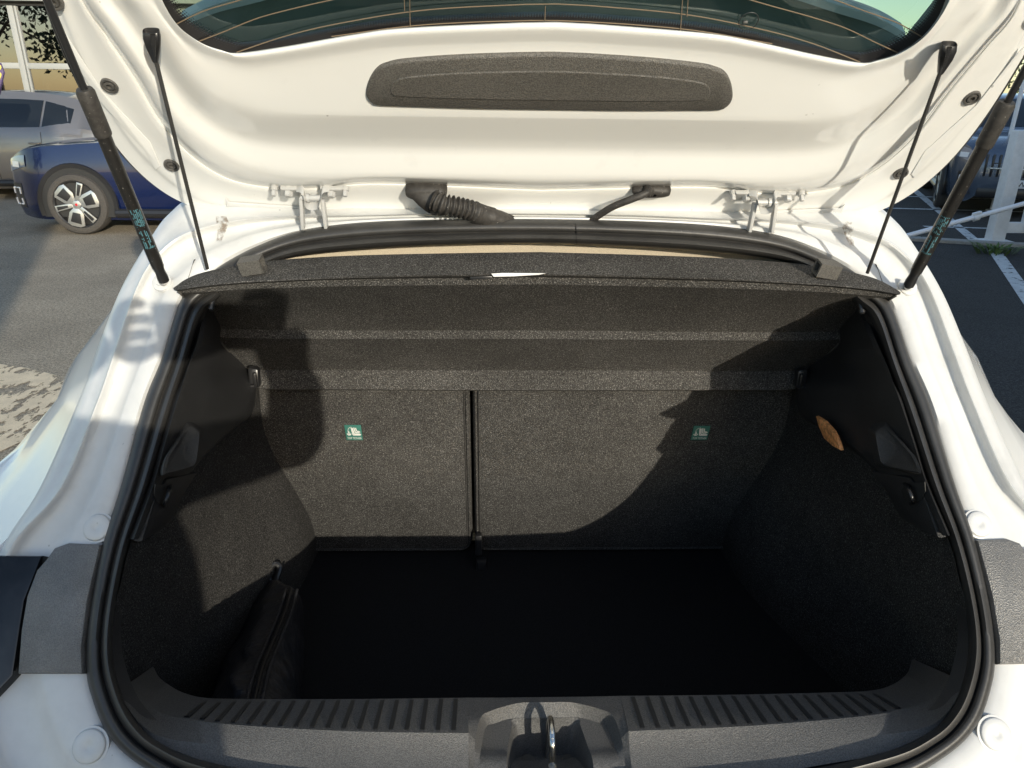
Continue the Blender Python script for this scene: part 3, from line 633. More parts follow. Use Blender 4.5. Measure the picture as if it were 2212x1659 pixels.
# seat backs (the narrow one on the left)
xsplit = sb(1020, 1000)[0]
def seat_outline(x0, x1, z0, z1, r=.03, n=6):
    O = []
    for cx, cz, a0 in ((x1-r, z1-r, 0), (x0+r, z1-r, 90), (x0+r, z0+r, 180), (x1-r, z0+r, 270)):
        for k in range(n+1):
            a = math.radians(a0+90*k/n); z = cz+r*math.sin(a); O.append(np.array([cx+r*math.cos(a), 1.38-.32*(z-.60), z]))
    return O
seats = []
for (x0, x1) in ((-.56, xsplit-.0025), (xsplit+.0025, .56)):
    O = seat_outline(x0, x1, .570, 1.075); mb = MB(); N0 = SB_N
    rings = [[p-N0*.10 for p in O], [p-N0*.012 for p in O], [p-N0*.004 for p in offset_poly(O, N0, .003)], [p for p in offset_poly(O, N0, .012)]]
    b = len(mb.v); mb.grid(rings, cv=True); m = len(O); last = rings[-1]
    mb.add(last, [tuple(range(m))])
    so = mb.build("seat_back", "carpet", car, ang=50); seats.append(so)
    e = offset_poly(O, N0, .006); mb = MB(); mb.tube(e+[e[0]], .0022, 8, cap=False); mb.build("piping", "carpet", so)
    e = offset_poly(O, N0, .011); mb = MB(); mb.tube([p+N0*.0005 for p in e+[e[0]]], .0009, 6, cap=False); mb.build("seam", "rubber", so)
seats[0]["label"] = "narrow left section of the split seat back"; seats[1]["label"] = "wide right section of the split seat back"
mb = MB(); mb.grid([[np.array([x, 1.38-.32*(z-.6)+.085, z]) for x in (-.58, .58)] for z in (.56, 1.06)]); mb.build("gap_shade_panel", "ink_black", car)  # black sheet that paints the shade in the gap between the seats
# child seat anchor labels
def at_label(u0, v0, u1, v1, so):
    c = sb((u0+u1)/2, (v0+v1)/2, .001); w = abs(sb(u1, v0)[0]-sb(u0, v0)[0]); ey = nrm(np.array([0, -.32, 1.])); h = np.dot(sb(u0, v0)-sb(u0, v1), ey)
    ex = EX; o0 = c-ex*w/2-ey*h/2; X = lambda x, y, d=0: o0+ex*x*w+ey*y*h+SB_N*d
    mb = MB(); mb.plate([X(0, 0, .0), X(1, 0, .0), X(1, 1, .0), X(0, 1, .0)], SB_N, .0012, .0004); lo_ = mb.build("anchor_label", "label_green", so, ang=30)
    pr = MB(); Z = .0016
    def stroke(P, t=.032):
        for a, b in zip(P[:-1], P[1:]):
            a, b = np.array(a), np.array(b); d = b-a; l = np.hypot(*d); nn = np.array([-d[1], d[0]])/max(l, 1e-6)*t
            pr.add([X(*(a+nn), Z), X(*(b+nn), Z), X(*(b-nn), Z), X(*(a-nn), Z)], [(0, 1, 2, 3)])
    stroke([(.40,.84),(.46,.36),(.90,.36)]); stroke([(.47,.84),(.53,.43),(.88,.43),(.92,.37)]); stroke([(.56,.86),(.62,.52),(.84,.53)]); stroke([(.66,.84),(.70,.62),(.84,.60),(.90,.54)])
    for k in range(6):
        a = math.radians(95+k*17); a2 = math.radians(95+k*17+9); stroke([(.44+.26*math.cos(a), .62+.27*math.sin(a)), (.44+.26*math.cos(a2), .62+.27*math.sin(a2))], .022)
    stroke([(.22,.62),(.22,.38)], .03); stroke([(.15,.50),(.29,.50)], .02); stroke([(.10,.46),(.14,.38),(.22,.35),(.30,.38),(.34,.46)], .028)
    V, Fc = text_geo("TOP TETHER", .2); tw = max(p[0] for p in V)
    pr.add([X(.08+x/tw*.86, .08+y*.95, Z) for x, y in V], Fc)
    pr.build("label_print", "label_white", so, smooth=False)
    st = MB(); E_ = [X(-.07,-.08,.0008), X(1.07,-.08,.0008), X(1.07,1.08,.0008), X(-.07,1.08,.0008)]
    for a, b in zip(E_, E_[1:]+E_[:1]):
        for k in range(9):
            t = (k+.15)/9; st.tube([a+(b-a)*t, a+(b-a)*(t+.07)], .0006, 6)
    st.build("label_stitching", "grain_plastic", so)
at_label(746, 918, 782, 950, seats[0]); at_label(1495, 920, 1531, 950, seats[1])
# latch hardware in the gap between the seats
mb = MB(); c = sb(1034, 1175, .02); mb.box(c, (.014, .016, .05), bev=.002); mb.box(c+np.array([.006, -.012, -.045]), (.022, .02, .028), bev=.003); mb.build("seat_latch", "smooth_plastic", car)
mb = MB(); mb.lathe(sb(598, 1200, .05), (0, -1, .3), [(.012, 0), (.012, .01), (.006, .012), (0, .012)], 16); mb.build("tie_down_stud", "smooth_plastic", car)
mb = MB(); mb.tube(crom([sd(590,1205,.01), sd(600,1198,.022), sd(612,1190,.02), sd(622,1180,.006)], 6), .0018, 8); mb.build("tie_down_ring", "chrome", car)

# headliner edge above the shelf
mb = MB(); hv = [(560,590),(650,566),(780,553),(950,545),(1165,541)]
a = full(crom([ap(u, v-28, -.03) for u, v in hv], 6)); 
mb.grid([a, [p+np.array([0, .012, -.012]) for p in a], [p+np.array([0, .03, -.055]) for p in a]]); mb.build("headliner", "headliner", car)

# --- sill trim with its ribs, latch recess and striker
def vd(P): return [at_d(u, v, D) for u, v, D in P]
R1 = vd([(330,1440,.83),(342,1461,.80),(364,1479,.775),(398,1497,.755),(450,1508,.742),(554,1510,.735),(766,1510,.732),(1012,1507,.73)])
R2 = vd([(276,1478,.722),(292,1502,.70),(318,1525,.69),(350,1543,.682),(402,1554,.676),(537,1568,.668),(766,1580,.664),(1012,1584,.662)])
R3 = vd([(255,1490,.69),(272,1522,.668),(302,1562,.655),(345,1590,.648),(420,1604,.645),(540,1613,.645),(766,1626,.645),(1012,1630,.645)])
R4 = [ap(u, v, -.010) for u, v in ((246,1470),(262,1508),(296,1565),(346,1606),(450,1647),(560,1665),(766,1690),(1012,1704))]
R0 = [p+np.array([0, .006, -.22]) for p in R1]
fillet = [a*.12+b*.88+np.array([0, -.002, .0012]) for a, b in zip(R1, R2)]
rows = [crom(r, 6) for r in (R0, [p+np.array([0, .002, -.004]) for p in R1], R1, fillet, R2, R3, R4)]
for s in (0, 1):
    f = mir if s else (lambda p: p)
    mb = MB(); mb.grid([[f(p) for p in r] for r in rows]); so = mb.build("sill_trim", "sill_plastic", car, ang=28)
    if s == 0: sill = so
    c1, c2 = np.array(rows[2]), np.array(rows[4]); o1 = np.argsort(c1[:, 0]); o2 = np.argsort(c2[:, 0])
    at1 = lambda x: np.array([x, np.interp(x, c1[o1, 0], c1[o1, 1]), np.interp(x, c1[o1, 0], c1[o1, 2])])
    at2 = lambda x: np.array([x, np.interp(x, c2[o2, 0], c2[o2, 1]), np.interp(x, c2[o2, 0], c2[o2, 2])])
    x = c2[-1, 0]-.018
    while x > -.445:
        a, b = at1(x)+np.array([0, -.003, .0009]), at2(x)+np.array([0, .004, .0009]); w = .0030
        mb = MB(); rr = [[q_+np.array([dx, 0, dz]) for q_ in (a, (a+b)/2+np.array([0, 0, .0003]), b)] for dx, dz in ((-w, -.003), (-w+.0004, .0), (w-.0004, .0), (w, -.003))]
        mb.grid([[f(p) for p in r] for r in rr]); mb.build("rib", "sill_smooth", so, ang=30); x -= .0188
# recess round the striker
def lin(P, n):
    out = []
    for a, b in zip(P[:-1], P[1:]): out += [a+(b-a)*k/n for k in range(n)]
    return out+[P[-1]]
Q = [R4[-1], R3[-1], R2[-1], R1[-1]*.35+R2[-1]*.65, R1[-1]]+vd([(1080,1507,.73),(1170,1506,.73)])
TPN = nrm((0, .162, 1)); TPP = np.array([0, .73, .798])
tp_ = lambda u, v: at_plane(u, v, TPP, TPN)
wf_ = lambda u, v: at_z(u, v, .784)
K1 = vd([(1022,1704,.616),(1024,1640,.644),(1027,1598,.662)])+[tp_(1037,1553), tp_(1056,1537), tp_(1118,1519), tp_(1170,1517)]
K2 = vd([(1034,1704,.616),(1036,1645,.643)])+[wf_(1040,1612), wf_(1050,1571), wf_(1068,1563), wf_(1106,1552), wf_(1170,1550)]
K2b = vd([(1094,1704,.616),(1094,1645,.640)])+[wf_(1097,1616), wf_(1104,1577), wf_(1106,1566), wf_(1110,1553), wf_(1170,1551)]
K3 = vd([(1097,1706,.618),(1097,1650,.642),(1099,1624,.661),(1106,1586,.691),(1110,1575,.698),(1122,1566,.706),(1170,1564,.709)])
K4 = vd([(1100,1710,.63),(1101,1680,.648),(1103,1660,.664),(1110,1643,.684),(1118,1637,.692),(1132,1633,.698),(1170,1632,.700)])
K5 = vd([(1130,1712,.63),(1132,1700,.640),(1134,1688,.650),(1140,1676,.658),(1150,1672,.660),(1160,1671,.660),(1170,1671,.660)])
mb = MB(); rr = []
for i, k in enumerate((Q, K1, K2, K2b, K3, K4, K5)):
    h = lin(k, 6) if i == 0 else crom(k, 6); h[-1][0] = 0; rr.append(h+[mir(p) for p in reversed(h[:-1])])
mb.grid(rr); recess = mb.build("latch_recess", "sill_plastic", car, ang=18)
for u in (1140, 1226):
    mb = MB(); o = at_d(u, 1644, .688); mb.lathe(o, (0, -.3, 1), [(.0085, -.002), (.0085, .0012), (0, .0012)], 20); mb.build("screw_hole", "ink_black", recess)
ct = at_d(1183, 1574, .668); ct[0] = .004
P = [ct+np.array([0, .028, -.085]), ct+np.array([0, .027, -.03]), ct+np.array([0, .022, -.008]), ct+np.array([0, .012, 0]), ct, ct+np.array([0, -.010, -.004]), ct+np.array([0, -.018, -.016]), ct+np.array([0, -.022, -.085])]
mb = MB(); mb.tube(crom(P, 5), .0042, 14); striker = mb.build("striker", "chrome", car)
mb = MB(); mb.tube([P[-1]+np.array([0, -.002, .052]), P[-1]+np.array([0, -.001, .028])], .0052, 14); mb.build("striker_collar", "steel", striker)

# ================================================================== parcel shelf
shelf = empty("parcel_shelf", (0, 1.1, 1.0), "black felt parcel shelf hanging tilted up on two cords above the boot", "parcel shelf")
rowsP = [
 ([(377,621),(400,604),(440,588),(520,572),(600,562),(750,553),(950,548),(1165,545)], [.982,1.0,1.01,1.015,1.02,1.022,1.024,1.025]),
 ([(374,622),(392,612),(438,599),(520,589),(600,582),(750,574),(950,570),(1165,567)], [.972,.976,.98,.984,.986,.988,.988,.989]),
 ([(376,625),(398,621),(440,615),(520,608),(600,604),(750,598),(950,594),(1165,592)], [.965,.962,.96,.958,.957,.956,.955,.955]),
 ([(378,627),(400,624),(441,618),(520,611),(600,607),(750,601),(950,597),(1165,595)], [.957]*8),
 ([(384,629),(402,627),(444,621),(522,614),(602,610),(751,604),(950,601),(1165,599)], [.972]*8),
 ([(390,633),(410,632),(450,630),(524,625),(604,622),(752,618),(950,616),(1165,614)], [.975]*8),
 ([(410,655),(428,655),(466,655),(530,655),(606,656),(752,656),(950,656),(1165,656)], [1.045]*8),
 ([(448,701),(460,701),(486,702),(545,705),(610,707),(752,708),(950,709),(1165,709)], [1.124]*8),
 ([(456,710),(466,710),(490,711),(547,712),(612,713),(752,714),(950,714),(1165,714)], [1.130]*8),
 ([(470,729),(479,729),(502,730),(552,731),(615,732),(752,732),(950,732),(1165,732)], [1.120]*8),
 ([(514,786),(520,787),(534,788),(570,790),(625,791),(755,792),(950,792),(1165,792)], [1.212]*8),
 ([(519,797),(525,797),(538,798),(572,799),(627,800),(755,800),(950,800),(1165,800)], [1.218]*8),
 ([(540,829),(545,832),(553,836),(578,840),(630,841),(756,841),(950,842),(1165,843)], [1.206]*8),
 ([(542,831),(547,834),(555,838),(580,842),(632,843),(758,843),(950,844),(1165,845)], [1.214]*8),
]
rows = [full(crom([at_d(u, v, D) for (u, v), D in zip(P, Ds)], 5)) for P, Ds in rowsP]
back = rows[-1]; topb = rows[0]
rows += [[p+np.array([0, .03, .004]) for p in back], [(a+b)/2+np.array([0, .06, .05]) for a, b in zip(back, topb)], [p+np.array([0, .012, -.002]) for p in topb], topb]
cols = list(zip(*rows)); cols = [[p for p in c] for c in cols]
mb = MB(); mb.grid(rows); mb.build("shelf_panel", "shelf_felt", shelf, ang=20)
for f in (lambda p: p, mir):
    mb = MB(); mb.tube([f(r[0]+np.array([.001, -.002, 0])) for r in rows[4:14]], .0016, 8); mb.build("edge_binding", "grain_plastic", shelf)
for s in (0, 1):
    f = mir if s else (lambda p: p)
    c = f(at_d(543, 573, .975)); mb = MB(); ex = nrm(f(np.array([.96, -.05, .16]))); ey = nrm(np.array([0, 1, .25])); ez = np.cross(ex, ey)*(1 if not s else -1); ez = nrm(ez if ez[2] > 0 else -ez)
    def sq(a): return [(-a, -a), (a, -a), (a, a), (-a, a)]
    rr = []
    for x_, a_ in ((.016, .0065), (.016, .0098), (-.014, .0098), (-.014, .0065), (.016, .0065)): rr.append([c+ex*x_+ey*p_*a_/abs(a_)*1.0+ez*q_ for p_, q_ in sq(a_)])
    mb.grid(rr, cv=True)
    mb.build("shelf_clip", "grain_plastic", shelf, ang=30)
    c = f(at_d(425, 648, 1.01)); mb = MB(); mb.box(c, (.024, .018, .020), ex=f(np.array([.8, .3, -.5])), ey=(0, 1, .2), ez=f(np.array([.5, 0, .8])), bev=.002); mb.box(c+f(np.array([.012, -.004, .008])), (.014, .014, .022), bev=.002); mb.build("corner_bracket", "smooth_plastic", shelf, ang=30)
    a = f(at_d(463, 634, 1.000)); mb = MB(); mb.tube([a, a+f(np.array([-.003, -.010, -.016]))], .0042, 12); mb.lathe(a+f(np.array([-.003, -.010, -.016])), f(np.array([-.1, -.4, -.8])), [(.0052, 0), (.0052, .004), (.003, .006), (0, .006)], 12); mb.build("cord_peg", "smooth_plastic", shelf, ang=40)
    c = f(at_d(550, 813, 1.19)); mb = MB(); mb.box(c, (.018, .016, .034), ex=f(np.array([1, 0, -.2])), ez=(0, .1, 1), bev=.004); mb.box(c+f(np.array([.004, -.011, -.002])), (.006, .008, .026), bev=.002); mb.box(c+f(np.array([-.002, -.010, -.014])), (.018, .008, .006), bev=.002); mb.build("pivot_clip", "smooth_plastic", shelf, ang=30)
mb = MB(); mb.plate([at_d(u, v, 0.9525) for u, v in ((1061,591),(1085,589.5),(1180,590),(1165,593.5),(1110,597),(1066,598))], (0, -1, .2), .002, .0006); mb.build("plastic_film", "clear_film", shelf)
mb = MB(); mb.plate([at_d(u, v, 0.954) for u, v in ((1015,598),(1062,596),(1064,601),(1018,604))], (0, -1, 0), .002, .0006); mb.build("film_tab", "smooth_plastic", shelf)

# ================================================================== bag in the boot
bag = empty("black_bag", (-.37, 1.0, FLOOR_Z), "black zipped fabric bag lying along the left side of the boot floor", "bag")
def vrow(P, dd=0): return crom([at_d(u, v, D+dd) for u, v, D in P], 5)
bL = vrow([(560,1250,1.22),(530,1320,1.14),(500,1390,1.04),(475,1445,.95),(455,1505,.86),(450,1540,.80)])
bM = vrow([(588,1243,1.17),(560,1310,1.08),(530,1385,.98),(508,1440,.89),(492,1500,.81),(488,1535,.76)], -.02)
top_l = vrow([(622,1262,1.15),(603,1320,1.07),(573,1395,.97),(553,1445,.89),(540,1505,.81),(535,1540,.77)], -.05)
top_r = vrow([(641,1270,1.14),(629,1325,1.06),(602,1395,.965),(582,1445,.885),(565,1505,.805),(560,1540,.765)], -.05)
bR = vrow([(654,1292,1.15),(652,1350,1.08),(646,1410,.99),(643,1450,.91),(641,1505,.83),(641,1540,.79)], -.03)
bB = crom([at_z(u, v, FLOOR_Z+.004) for u, v in ((655,1335),(657,1395),(655,1445),(651,1492),(650,1535),(650,1565))], 5)
m = len(top_l)
wr_ = lambda r, a, ph: [p+np.array([a*math.sin(k*.9+ph), 0, a*.8*math.sin(k*.63+ph*2)]) for k, p in enumerate(r)]
mid1 = wr_([(a+b)/2 for a, b in zip(bL, bM)], .006, 0); mid2 = wr_([a*.45+b*.55+np.array([-.008, 0, .006]) for a, b in zip(bM, top_l)], .007, 1.3)
fl0 = [np.array([p[0]-.03, p[1]+.02, FLOOR_Z+.004]) for p in bL]
rows = [fl0, bL, mid1, wr_(bM, .005, 2), mid2, top_l, [(a+b)/2+np.array([0, 0, .006]) for a, b in zip(top_l, top_r)], top_r, wr_(bR, .004, .7), bB]
rows = [[np.array([p[0], p[1], max(p[2], FLOOR_Z+.003)]) for p in r] for r in rows]
mb = MB(); mb.grid(rows); b0 = len(mb.v); mb.add([r[0] for r in rows], [tuple(range(len(rows)))]); mb.add([r[-1] for r in rows], [tuple(range(len(rows)))])
mb.build("bag_body", "bag_fabric", bag, ang=180, subd=2)
zl = [a*.4+b*.6+np.array([0, -.003, .0075]) for a, b in zip(top_l[1:], top_r[1:])]
for dx, r in ((-.010, .0028), (.010, .0028)):
    mb = MB(); mb.tube([p+np.array([dx, 0, -.002]) for p in zl], r, 8); mb.build("piping", "bag_fabric", bag)
mb = MB(); mb.tube(resample(zl, 160), [.0024+.0008*(k % 2) for k in range(160)], 8); mb.build("zipper", "zip", bag, ang=180)
st = crom([at_d(600,1298,1.14), at_d(585,1262,1.16), at_d(578,1235,1.17), at_d(592,1218,1.18), at_d(604,1226,1.18), at_d(596,1255,1.16), at_d(588,1290,1.13)], 6)
mb = MB(); mb.tube(st, .0065, 10); mb.build("handle", "zip", bag)
# ================================================================== photographer (casts the shadow on the left)
person = empty("person", (-.10, -.50, 0), "person in dark clothes standing behind the car, holding up a phone with both hands", "person")
def skin_mesh(name, chains, mat_, parent, sub=2, root=0):
    """chains: list of lists of (point, radius); chains meeting at equal points are joined"""
    V = []; E = []; R = []; key = {}
    for ch in chains:
        prev = None
        for p, r in ch:
            k = tuple(round(c, 4) for c in p)
            if k not in key: key[k] = len(V); V.append(p); R.append(r)
            if prev is not None and prev != key[k]: E.append((prev, key[k]))
            prev = key[k]
    me = bpy.data.meshes.new(name); me.from_pydata(V, E, []); o = bpy.data.objects.new(name, me); col.objects.link(o)
    o.modifiers.new("skin", 'SKIN')
    for i, sv in enumerate(me.skin_vertices[0].data):
        r = R[i]; sv.radius = (r, r) if not hasattr(r, '__len__') else r
        sv.use_root = (i == root)
    md = o.modifiers.new("s", 'SUBSURF'); md.levels = sub; md.render_levels = sub
    dg = bpy.context.evaluated_depsgraph_get(); me2 = bpy.data.meshes.new_from_object(o.evaluated_get(dg)); bpy.data.objects.remove(o)
    me2.name = name; o = bpy.data.objects.new(name, me2); col.objects.link(o); me2.shade_smooth()
    me2.materials.clear(); me2.materials.append(MATS[mat_] if isinstance(mat_, str) else mat_); attach(o, parent); return o
px0 = -.105
pel = (px0, -.48, .93); ch1 = (px0, -.46, 1.10); ch2 = (px0+.01, -.44, 1.28); nk = (px0-.01, -.42, 1.44)
sr, sl = (.065, -.42, 1.41), (px0-.18, -.42, 1.41); er, el = (.258, -.25, 1.290), (px0-.31, -.28, 1.21)
fr1, wr, wl_ = (.200, -.13, 1.390), (.142, -.055, 1.440), (-.215, -.08, 1.425)
hr, hl_ = (.116, -.034, 1.485), (-.128, -.040, 1.482)
hx_ = px0-.02
body_ch = [[(pel, (.22, .13)), (ch1, (.235, .13)), (ch2, (.225, .13)), (nk, .062), ((hx_, -.415, 1.51), .058), ((hx_, -.395, 1.58), (.068, .082)), ((hx_, -.39, 1.65), (.074, .092)), ((hx_, -.40, 1.71), (.055, .07))],
           [(ch2, (.225, .13)), (sr, .072), (er, .066), (fr1, .048), (wr, .036), (hr, (.056, .03))], [(ch2, (.225, .13)), (sl, .07), (el, .055), (wl_, .032), (hl_, (.042, .026))],
           [(pel, (.22, .13)), ((px0+.11, -.48, .84), .095), ((px0+.12, -.46, .50), .065), ((px0+.12, -.49, .10), .045), ((px0+.13, -.36, .045), .037)],
           [(pel, (.22, .13)), ((px0-.11, -.48, .84), .095), ((px0-.12, -.46, .50), .065), ((px0-.12, -.49, .10), .045), ((px0-.13, -.36, .045), .037)]]
body = skin_mesh("body", body_ch, "cloth_dark", person)
me = body.data
for k in ("cloth_blue", "person_skin", "shoe", "hair"): me.materials.append(MATS[k])
for p in me.polygons:
    c = p.center
    if c.z < .085: p.material_index = 3
    elif c.z < .93: p.material_index = 1
    elif c.z > 1.66 or (c.z > 1.56 and c.y < -.43): p.material_index = 4
    elif c.z > 1.455 and abs(c.x-px0) < .12 and c.y < -.30: p.material_index = 2
    elif c.y > -.085 and c.z > 1.38: p.material_index = 2
# fingers wrapped round the ends of the phone
def finger(pts, r, name="finger"): skin_mesh(name, [[(p, rr) for p, rr in zip(pts, r)]], "person_skin", body, 2)
for sx, hx in ((1, .120), (-1, -.125)):
    for k in range(4):
        z = 1.520-.022*k; L_ = (.9, 1.0, .96, .8)[k]
        if sx > 0 and k == 0: finger([(hx, -.036, 1.500), (hx-.008, -.026, 1.532), (hx-.035, -.020, 1.538), (hx-.072, -.018, 1.534)], [.0115, .0105, .0095, .008]); continue
        finger([(hx, -.040, 1.495-.010*k), (hx-sx*.006*L_, -.014, z), (hx-sx*.022*L_, -.007, z+.002), (hx-sx*.040*L_, -.007, z)], [.0115, .0100, .0090, .0075])
    finger([(hx, -.045, 1.475), (hx-sx*.012, -.040, 1.455), (hx-sx*.034, -.030, 1.458), (hx-sx*.055, -.028, 1.470)], [.013, .012, .0105, .009], "thumb")
# face details
mb = MB(); hc = np.array([hx_, -.385, 1.625])
mb.lathe(hc+np.array([0, .085, -.012]), (0, 1, -.25), [(.016, -.02), (.014, 0), (.008, .016), (0, .02)], 12); mb.build("nose", "person_skin", body)
for sx in (-1, 1):
    mb = MB(); mb.lathe(hc+np.array([sx*.032, .078, .018]), (0, 1, 0), [(.013, -.01), (.012, 0), (.006, .006), (0, .007)], 12); mb.build("eye", "label_white", body)
    mb = MB(); mb.lathe(hc+np.array([sx*.075, -.01, .0]), (sx, -.2, 0), [(.03, -.01), (.028, 0), (.02, .008), (0, .006)], 12); mb.build("ear", "person_skin", body)
mb = MB(); mb.tube(crom([hc+np.array([-.025, .072, -.05]), hc+np.array([0, .080, -.052]), hc+np.array([.025, .072, -.05])], 4), .005, 8); mb.build("mouth", "red_badge", body)
phone = MB(); phone.box((.0105, -.0185, 1.4855), (.178, .008, .080), bev=.0035); pho = phone.build("phone", "phone_black"); tag(pho, "black phone held sideways in both hands of the person behind the car", "phone")

# ================================================================== ground and markings
mb = MB(); g = [-300, -60, -20, -8, 0, 8, 20, 60, 300]; mb.grid([[(x, y, 0) for x in g] for y in g]); struct(mb.build("ground", "asphalt", smooth=False))
mb = MB(); lot = [(1.02, .2), (1.02, 6.0), (3.4, 8.8), (5.2, 8.42), (9.5, 7.25), (60, 7), (60, .2)]
mb.add([(x, y, .0015) for x, y in lot], [tuple(range(len(lot)))]); mb.add([(x, y, .0015) for x, y in ((3.4, 8.86), (5.2, 8.48), (9.5, 7.31), (60, 7.1), (60, 60), (3.4, 60))], [tuple(range(6))]); struct(mb.build("shaded_car_park", "asphalt_shaded", smooth=False))  # darkened sheet over the ground where the right side lies in shade
def decal(name, P, m, z=.004):
    mb = MB(); mb.add([at_z(u, v, z) if len(q_) == 2 else q_ for q_ in P for u, v in [q_[:2]]], [tuple(range(len(P)))]); return struct(mb.build(name, m, smooth=False))
decal("worn_road_marking", [(-420,716),(0,786),(60,795),(130,812),(192,832),(176,862),(140,905),(80,938),(0,975),(-420,1110)], "worn_cream_paint")
def line(name, a, b, w, m, z=.004):
    a, b = np.array([a[0], a[1], z]), np.array([b[0], b[1], z]); d = nrm(b-a); n = np.array([-d[1], d[0], 0])*w/2; k = max(2, int(np.linalg.norm(b-a)/1.0))
    mb = MB(); mb.grid([[a+(b-a)*t+n for t in np.linspace(0, 1, k)], [a+(b-a)*t-n for t in np.linspace(0, 1, k)]]); return struct(mb.build(name, m, smooth=False))
line("parking_line", (8.3, 15.0), (5.62, 8.42), .12, "worn_white_paint"); line("parking_line", (6.2, 12.8), (9.6, 12.3), .10, "worn_white_paint"); line("parking_line", (5.9, 11.2), (9.5, 10.7), .10, "worn_white_paint"); line("parking_line", (5.6, 9.5), (9.0, 9.0), .08, "worn_white_paint")
line("parking_line", (5.42, 7.75), (4.0, 5.0), .13, "worn_white_paint")
mb = MB(); P = [(3.2, 8.95), (5.0, 8.46), (5.75, 8.2), (9.5, 7.3)]
for a, b in zip(P[:-1], P[1:]):
    a, b = np.array([*a, .012]), np.array([*b, .012]); mb.box((a+b)/2, (np.linalg.norm(b-a), .16, .05), ex=b-a, ey=np.cross((0, 0, 1), b-a), bev=.006)
struct(mb.build("kerb", "concrete", ang=30))

